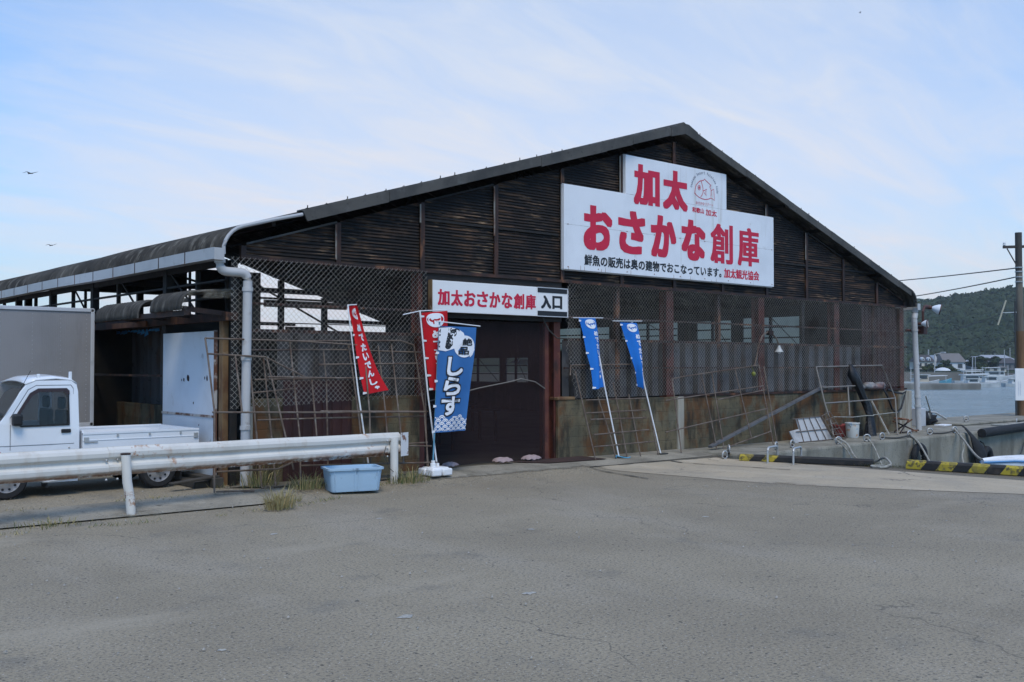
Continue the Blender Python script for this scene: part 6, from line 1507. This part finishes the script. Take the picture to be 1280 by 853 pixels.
# land under the town, rising into the wooded hill
PXW = lambda u: (u - 640) / 1265
RIDGE = [(-400, 440), (300, 436), (560, 430), (700, 440), (900, 440), (1040, 437), (1095, 425), (1125, 395), (1148, 381), (1180, 375.5), (1222, 370), (1255, 365), (1285, 366), (1330, 372), (1420, 366), (1600, 380), (2200, 395)]
def ridge_v(u):
    for (a, va), (b, vb) in zip(RIDGE, RIDGE[1:]):
        if a <= u <= b: return va + (vb - va) * (u - a) / (b - a)
    return 420
def hz(d, u):
    top = 1.85 + (457 - ridge_v(u)) / 1265 * 640 - 5.5
    t = (d - 430) / (640 - 430); z = -.4 if t < 0 else -.4 + (top + .4) * smooth01(min(t, 1)) ** .8
    return z + 2.2 * mnoise.noise((d * .016, u * .012, 3)) * smooth01(t * 3) - (0 if t < 1 else (t - 1) * 30)
us = [-400 + 40 * i for i in range(66)]; ds = [306] + [330 + 20 * i for i in range(20)]
mb = MB()
for d in ds:
    for u in us: mb.v.append(tuple(far(d, PXW(u) * d, hz(d, u))))
n = len(us)
for i in range(len(ds) - 1):
    for j in range(n - 1): mb.f.append((i * n + j, i * n + j + 1, (i + 1) * n + j + 1, (i + 1) * n + j)); mb.mi.append(0)
struct(mb, 'hill', hillm, smooth='all')
mb = MB()
for i in range(30):
    u = 600 + i * 50
    for d, f in ((800, 0), (880, 1), (920, 1.0), (1000, 0)):
        v = 372 + 7 * mnoise.noise((u * .01, 2, 2)) + (8 if u > 1170 else 0) + max(0, (1100 - u)) * .06
        z = -1 + ((1.85 + (457 - v) / 1265 * d) * f); mb.v.append(tuple(far(d, PXW(u) * d, z)))
for i in range(29):
    for j in range(3): mb.f.append((i * 4 + j, i * 4 + j + 1, (i + 1) * 4 + j + 1, (i + 1) * 4 + j)); mb.mi.append(0)
struct(mb, 'far_ridge', farhill, smooth='all')
def crownmesh(mb, c, r, h, rr, nleaf):
    n, m = 9, 6; ph = rr.random() * 9
    base = len(mb.v); vs = []; fs = []
    for i in range(m + 1):
        t_ = pi * i / m - pi / 2
        for k in range(n):
            a = 2 * pi * k / n; q = r * (.72 + .40 * mnoise.noise((cos(a) * 1.6 + ph, sin(a) * 1.6, t_ * 1.8 + ph)) + .16 * rr.random())
            vs.append((c.x + q * cos(t_) * cos(a), c.y + q * cos(t_) * sin(a), c.z + h * sin(t_) * (.85 + .3 * rr.random())))
    for i in range(m):
        for k in range(n): fs.append((i * n + k, i * n + (k + 1) % n, (i + 1) * n + (k + 1) % n, (i + 1) * n + k))
    mb.add(vs, fs)
    for k in range(nleaf):
        a = rr.uniform(0, 6.28); t_ = rr.uniform(-.3, 1.5); q = r * rr.uniform(.82, 1.12); p = Vector((c.x + q * cos(t_) * cos(a), c.y + q * cos(t_) * sin(a), c.z + h * 1.08 * sin(t_)))
        s_ = r * rr.uniform(.10, .24); d1 = Vector((rr.gauss(0, 1), rr.gauss(0, 1), rr.gauss(0, .6))).normalized() * s_; d2 = Vector((rr.gauss(0, 1), rr.gauss(0, 1), rr.gauss(0, .6))).normalized() * s_
        mb.add([p - d1, p + d2, p + d1, p - d2], [(0, 1, 2, 3)])
rr = random.Random(11); mb = MB()
for k in range(2300):
    u = rr.uniform(1085, 1330); d = 425 + 225 * rr.random(); x = PXW(u) * d
    z = hz(d, u); r = rr.uniform(2.2, 4.6); crownmesh(mb, far(d, x, z + r * .7), r, r * rr.uniform(.75, 1.15), rr, 12)
for k in range(500):
    u = rr.choice((rr.uniform(200, 1085), rr.uniform(1330, 1700))); d = rr.uniform(500, 650); r = rr.uniform(4, 8)
    crownmesh(mb, far(d, PXW(u) * d, hz(d, u) + r * .4), r, r * .8, rr, 0)
tag(mb.build('wooded_hillside', forestm, fix=False), kind='stuff')

# town houses
hw = Mat('cream_render', (.52, .49, .42), .85); ww = Mat('white_render', (.60, .61, .62), .8); gw = Mat('grey_timber_house', (.15, .15, .15), .85)
rd = Mat('dark_tile_roof', (.060, .055, .055), .8); rb_ = Mat('brown_grey_roof', (.16, .145, .135), .85); rs = Mat('silver_tile_roof', (.30, .31, .33), .6); wdk = Mat('dark_window', (.05, .055, .06), .3)
def house(label, d, xa, xb, zb, ze, zt, depth, mw, mr, gable='side', wins=(2, 3), hip=0, name='house'):
    t = thing(name, label, 'house', far(d, (xa + xb) / 2, zb), 'houses across the harbour')
    P = lambda x, q, z: far(d + q, x, z)
    MB().prism([P(xa, 0, zb), P(xb, 0, zb), P(xb, depth, zb), P(xa, depth, zb)], (0, 0, ze - zb)).build('wall', mw, t)
    o = (xb - xa) * .06
    if gable == 'side':     # ridge runs across the view
        mid = depth / 2
        A = [P(xa - o + hip * 0, -o, ze - .05), P(xb + o, -o, ze - .05), P(xb + o, depth + o, ze - .05), P(xa - o, depth + o, ze - .05), P(xa - o + hip, mid, zt), P(xb + o - hip, mid, zt)]
        MB().add(A, [(0, 1, 5, 4), (3, 4, 5, 2), (0, 4, 3), (1, 2, 5), (0, 3, 2, 1)]).build('roof', mr, t, fix=True)
    else:
        mid = (xa + xb) / 2
        MB().prism([P(xa, .02, ze), P(xb, .02, ze), P(mid, .02, zt - .25)], F3 * (depth - .04)).build('gable_wall', mw, t)
        MB().prism([P(xa - o, -o, ze - .3), P(mid, -o, zt - .3), P(xb + o, -o, ze - .3), P(xb + o, -o, ze), P(mid, -o, zt), P(xa - o, -o, ze)], F3 * (depth + 2 * o)).build('roof', mr, t)
    rows, cols = wins
    for i in range(rows):
        for j in range(cols):
            x = xa + (xb - xa) * (j + .5) / cols; z = zb + (ze - zb) * (i + .55) / rows; s_ = (xb - xa) / cols * .22; hh = (ze - zb) / rows * .25
            MB().prism([P(x - s_, -.04, z - hh), P(x + s_, -.04, z - hh), P(x + s_, -.04, z + hh), P(x - s_, -.04, z + hh)], -F3 * .08).build('window', wdk, t)
    return t
h = house('cream house with dark mansard roof and two small dormers, leftmost across the water', 350, 140.2, 146.0, .6, 3.2, 5.6, 7, hw, rd, 'side', (1, 3), .8)
for x in (142.0, 144.2): dm = MB().prism([far(349.6, x - .45, 3.5), far(349.6, x + .45, 3.5), far(349.6, x + .45, 4.3), far(349.6, x, 4.7), far(349.6, x - .45, 4.3)], F3 * 2).build('dormer', ww, h); MB().prism([far(349.55, x - .2, 3.65), far(349.55, x + .2, 3.65), far(349.55, x + .2, 4.2), far(349.55, x - .2, 4.2)], -F3 * .05).build('pane', wdk, dm)
MB().prism([far(350.5, 146.1, .6), far(350.5, 147.4, .6), far(350.5, 147.4, 3.9), far(350.5, 146.7, 5.4), far(350.5, 146.1, 3.9)], F3 * 6).build('side_gable', ww, h)
house('broad white hall under a big brown grey roof behind the pines', 345, 147.4, 154.5, .2, 3.0, 6.0, 9, ww, rb_, 'side', (1, 2), .5, 'hall')
house('pale flat-topped building with a row of openings behind the pine crown', 390, 156.2, 163.6, 1.0, 4.6, 5.0, 6, Mat('beige_render', (.33, .31, .25), .85), rb_, 'side', (1, 7), .3, 'low_building')
house('grey tiled house with gable facing the water, right of the pines', 378, 172.6, 178.0, .2, 3.1, 5.3, 8, gw, rs, 'front', (1, 2))
house('dark timber house under a wide grey tiled roof left of the utility pole', 376, 179.6, 188.0, .2, 2.7, 4.6, 8, gw, rd, 'side', (1, 4), 1.2)
house('taller house with silver hipped roof, rightmost behind the utility pole', 396, 184.0, 196.0, .8, 4.2, 6.0, 8, gw, rs, 'side', (1, 3), 2.0)
house('low cream shed with a flat brown roof beside the harbour road', 340, 158.6, 166.0, -.4, 1.2, 1.5, 4, hw, rb_, 'side', (1, 3), .2, 'shed')
house('small white harbour shed at the right beside the utility pole', 335, 170.0, 178.0, -.5, 1.3, 1.6, 4, ww, rs, 'side', (1, 2), .2, 'shed')
# pines
pn = Mat('pine_foliage', (.026, .042, .022), .9, spec=.15).mottle((.045, .062, .028), .3, .4, .65, .9); tk = Mat('trunk_bark', (.07, .055, .045), .9)
def tree(lab, d, x, z0, r, h, seed, nm='pine_tree', m=None):
    rr = random.Random(seed); t = thing(nm, lab, 'tree', far(d, x, z0), 'trees on the far shore')
    b = far(d, x, z0); mb = MB(); mb.tube([b, b + Vector((.1, 0, h * .5)), b + Vector((.2, .1, h * .85))], .22, 7, r1=.08)
    for k in range(5): a = rr.uniform(0, 6.28); mb.tube([b + Vector((0, 0, h * (.35 + .1 * k))), b + Vector((r * .7 * cos(a), r * .7 * sin(a), h * (.5 + .1 * k)))], .07, 5, r1=.03)
    mb.build('trunk', tk, t)
    mb = MB()
    for k in range(9):
        a = rr.uniform(0, 6.28); q = r * rr.uniform(.1, .75); c = b + Vector((q * cos(a), q * sin(a), h * rr.uniform(.35, .95))); crownmesh(mb, c, r * rr.uniform(.28, .5), h * rr.uniform(.12, .2), rr, 90)
    mb.build('crown', m or pn, t, fix=False)
pn2 = Mat('shrub_foliage', (.05, .07, .025), .9, spec=.15).mottle((.09, .10, .035), .5, .45, .65, .9)
tree('large round dark pine in the middle of the far shore', 325, 149.4, -.2, 4.6, 4.8, 1)
tree('second dark pine crown right of the large round pine', 330, 155.0, .0, 3.6, 4.4, 2)
tree('spreading pine in front of the brown-roofed hall', 322, 137.6, -.2, 2.5, 3.4, 3)
tree('small pine between the cream house and the spreading pine', 322, 133.8, -.2, 1.7, 2.2, 4)
tree('pale green shrub at the left end of the sea wall', 318, 130.2, -.3, 3.0, 1.8, 5, 'shrub', pn2)
tree('pale green shrub right of the white dome', 318, 137.6, -.3, 2.6, 1.5, 6, 'shrub', pn2)
tree('yellow green shrub at the right end of the sea wall', 318, 147.8, -.4, 2.2, 2.0, 7, 'shrub', pn2)
tag(MB().lathe([(2.3, 0), (2.1, .35), (1.4, .75), (.5, .98), (0, 1.0)], far(314, 133.6, .2), n=20, close=False).build('garden_dome', ww, smooth='all', origin=far(314, 133.6, .2)), 'small white dome canopy on the sea wall among shrubs', 'dome')
def pole(lab, d, x, z0, z1, r=.09, nm='mast', arm=0):
    t = MB().tube([far(d, x, z0), far(d, x, z1)], r, 6)
    if arm: t.tube([far(d, x, z1 - .1), far(d, x + arm, z1 + .5)], r * .8, 6); t.obox(far(d, x + arm, z1 + .5), (1.3, 1.0, .35))
    tag(t.build(nm, Mat('far_pole', (.34, .34, .34), .6), origin=far(d, x, z0)), lab, 'pole', 'poles on the far shore')
pole('street lamp with arm standing before the brown-roofed hall', 300, 128.4 - 3.2, -.5, 5.2, .13, 'street_lamp', 2.7)
pole('white pole above the pale flat-topped building', 392, 163.0 - 1.7, 4.6, 8.0, .25)
pole('thin pole right of the grey gabled house', 372, 181.0, .5, 7.6, .14)
pole('thin pole left of the silver hipped roof', 372, 177.5, .5, 6.2, .12)
pole('tall pole behind the dark timber house', 380, 187.0, .5, 8.4, .15)
pole('pale mast among the boats right of the breakwater', 300, 136.5, -1, 4.5, .14)
pole('pale mast beside the yellow green shrub', 312, 142.8, -1, 4.2, .10)

# boats in the far harbour
hullw = Mat('boat_white', (.52, .53, .52), .5).mottle((.30, .31, .31), .6, .45, .7, .7); hullb = Mat('boat_green_bottom', (.05, .10, .09), .6); cabg = Mat('boat_window', (.04, .05, .06), .2); canv = Mat('boat_canvas', (.60, .60, .59), .8)
btan = Mat('boat_tan', (.42, .36, .28), .7); bblu = Mat('boat_blue', (.12, .28, .45), .6); bred = Mat('boat_red_brown', (.22, .07, .05), .7)
def boat(lab, d, x, L, hgt, cabin, roofc=None, mast=0, mh=hullw, mc=hullw, flip=1):
    z = -1.2; t = thing('fishing_boat', lab, 'boat', far(d, x, z), 'boats in the far harbour')
    P = lambda a, q, zz: far(d + q, x + a * flip, z + zz * .74)
    sec = [(-L / 2, .75, .75), (-L * .2, .85, .7), (L * .2, .8, .8), (L * .4, .5, 1.0), (L * .52, .05, 1.25)]
    vs = []
    for a, w_, s_ in sec: vs += [P(a, -w_, hgt * s_), P(a * .95, -w_ * .8, -.2), P(a * .95, w_ * .8, -.2), P(a, w_, hgt * s_)]
    fs = [(i * 4 + k, (i + 1) * 4 + k, (i + 1) * 4 + (k + 1) % 4, i * 4 + (k + 1) % 4) for i in range(4) for k in range(4)] + [(0, 1, 2, 3), (19, 18, 17, 16)]
    MB().add(vs, fs).build('hull', mh, t)
    if cabin:
        ca_, cb_, ch = cabin; c = MB().prism([P(ca_, -.6, hgt * .6), P(cb_, -.6, hgt * .6), P(cb_ - .25, -.55, hgt * .6 + ch), P(ca_ + .1, -.55, hgt * .6 + ch)], F3 * 1.2).build('cabin', mc, t)
        MB().prism([P(ca_ + .25, -.61, hgt * .6 + ch * .5), P(cb_ - .3, -.61, hgt * .6 + ch * .5), P(cb_ - .4, -.59, hgt * .6 + ch * .85), P(ca_ + .3, -.59, hgt * .6 + ch * .85)], -F3 * .03).build('window', cabg, c)
        MB().prism([P(ca_ - .2, -.75, hgt * .6 + ch), P(cb_ + .1, -.75, hgt * .6 + ch), P(cb_ + .1, -.75, hgt * .6 + ch + .1), P(ca_ - .2, -.75, hgt * .6 + ch + .1)], F3 * 1.5).build('cabin_roof', hullw, c)
    if roofc:
        ra, rb, rz = roofc; c = MB().prism([P(ra, -.9, rz), P(rb, -.9, rz + .12), P(rb, -.9, rz + .24), P(ra, -.9, rz + .12)], F3 * 1.8); 
        for a in (ra + .2, rb - .2): c.tube([P(a, -.8, hgt * .6), P(a, -.8, rz + .05)], .03, 5)
        c.build('awning', canv, t)
    if mast: MB().tube([P(mast, 0, hgt * .5), P(mast, 0, hgt + 2.6)], .04, 5).build('mast', canv, t)
boat('green-bottomed white boat with a long flat awning at the breakwater tip', 141, 65.2, 5.6, 1.0, (-2.0, -.3, 1.0), (-2.6, .9, 2.35), 0, hullw)
boat('white cruiser in front of the far sea wall with a raised bridge', 160, 72.6, 6, 1.2, (-1.5, 1.2, 1.3), (-1.8, 1.6, 3.0), 0)
boat('tan-cabined boat under a white arched top behind the breakwater', 150, 64.3 - 3.6, 5, 1.1, (-1.2, .9, 1.6), None, -1.6, hullw, btan)
boat('low boat with blue side behind the left part of the breakwater', 150, 55.8, 4, 1.15, (-.6, .3, .6), None, 0, hullw, bblu)
boat('red-brown open boat behind the breakwater, leftmost', 150, 52.8, 4, 1.0, None, None, 0, bred, bred)
boat('white open boat with pointed bow behind the breakwater middle', 150, 58.5, 4.4, 1.2, (-1.6, -.8, .7), None, 0, hullw, hullw, -1)
boat('white cabin boat moored right of the awning boat', 150, 71.0, 5, 1.1, (-1.2, .8, 1.2), None, 1.3)
boat('white boat with blue canvas deep in the harbour', 185, 84.5, 6, 1.2, (-2, .2, 1.1), (-2, 1, 2.5), 1.5, hullw, bblu)
boat('small white boat nearest the utility pole', 146, 72.6, 3.6, .9, (-.8, .4, .9), None, 0)
boat('larger white boat deep in the harbour beside the utility pole', 200, 96.0, 8, 1.6, (-2.4, 1.2, 1.6), (-3, 0, 3.4), 2)
boat('white workboat in the gap between awning boat and cruiser', 170, 79.0, 5, 1.1, (-1.4, .5, 1.3), None, -1.8, hullw, btan)
boat('teal-sided boat just behind the breakwater tip', 152, 63.6, 4.6, 1.25, None, (-1.6, 1.4, 1.9), 0, Mat('boat_teal', (.10, .30, .38), .6))

# birds
bd0 = None
for i, (x, y, z, s_, rz, lab) in enumerate(((10.9, 50.15, 13.23, .62, .4, 'dark gull gliding in the left sky, the higher one'), (11.9, 49.42, 8.96, .48, -.3, 'gull gliding low above the left roof'), (48.0, 17.85, 22.76, .35, .9, 'tiny dark bird high in the right sky'))):
    if bd0 is None:
        bd0 = thing('bird', lab, 'bird', (x, y, z), 'birds in the sky'); bd0.scale = (s_,) * 3
        MB().tube([Vector((x, y, z)) + R3 * a + Vector((0, 0, b)) for a, b in ((-.22, -.03), (-.1, 0), (.05, .01), (.2, .02), (.26, .02))], .05, 7).build('body', birdm, bd0, smooth=True)
        for sg in (-1, 1):
            q = Vector((x, y, z)); W_ = [q + R3 * .12, q - R3 * .10, q + R3 * (-.05 + sg * .25) + F3 * sg * .25 + Vector((0, 0, .12)), q + R3 * (.10 + sg * .25) + F3 * sg * .25 + Vector((0, 0, .12)), q + R3 * (sg * .62) + F3 * sg * .3 + Vector((0, 0, .10 + .12 * sg))]
            MB().add(W_, [(0, 1, 2, 3), (3, 2, 4)]).build('wing', birdm, bd0, fix=False, solid=.02)
    else: c = copy_tree(bd0, None, (x, y, z), rz, lab); c.scale = (s_,) * 3

# ------------------------------------------------------------------ the sea air between here and the hill
hzm = bpy.data.materials.new('sea_haze'); hzm.use_nodes = True; hn = hzm.node_tree
for n in list(hn.nodes):
    if n.type == 'BSDF_PRINCIPLED': hn.nodes.remove(n)
pv = hn.nodes.new('ShaderNodeVolumePrincipled'); pv.inputs['Color'].default_value = (.93, .96, .98, 1); pv.inputs['Density'].default_value = .0002; pv.inputs['Anisotropy'].default_value = .2
hn.links.new(pv.outputs[0], [n for n in hn.nodes if n.type == 'OUTPUT_MATERIAL'][0].inputs['Volume'])
tag(MB().box((-1300, -1300, -5.2), (1300, 1300, 72)).build('haze', hzm), kind='stuff')
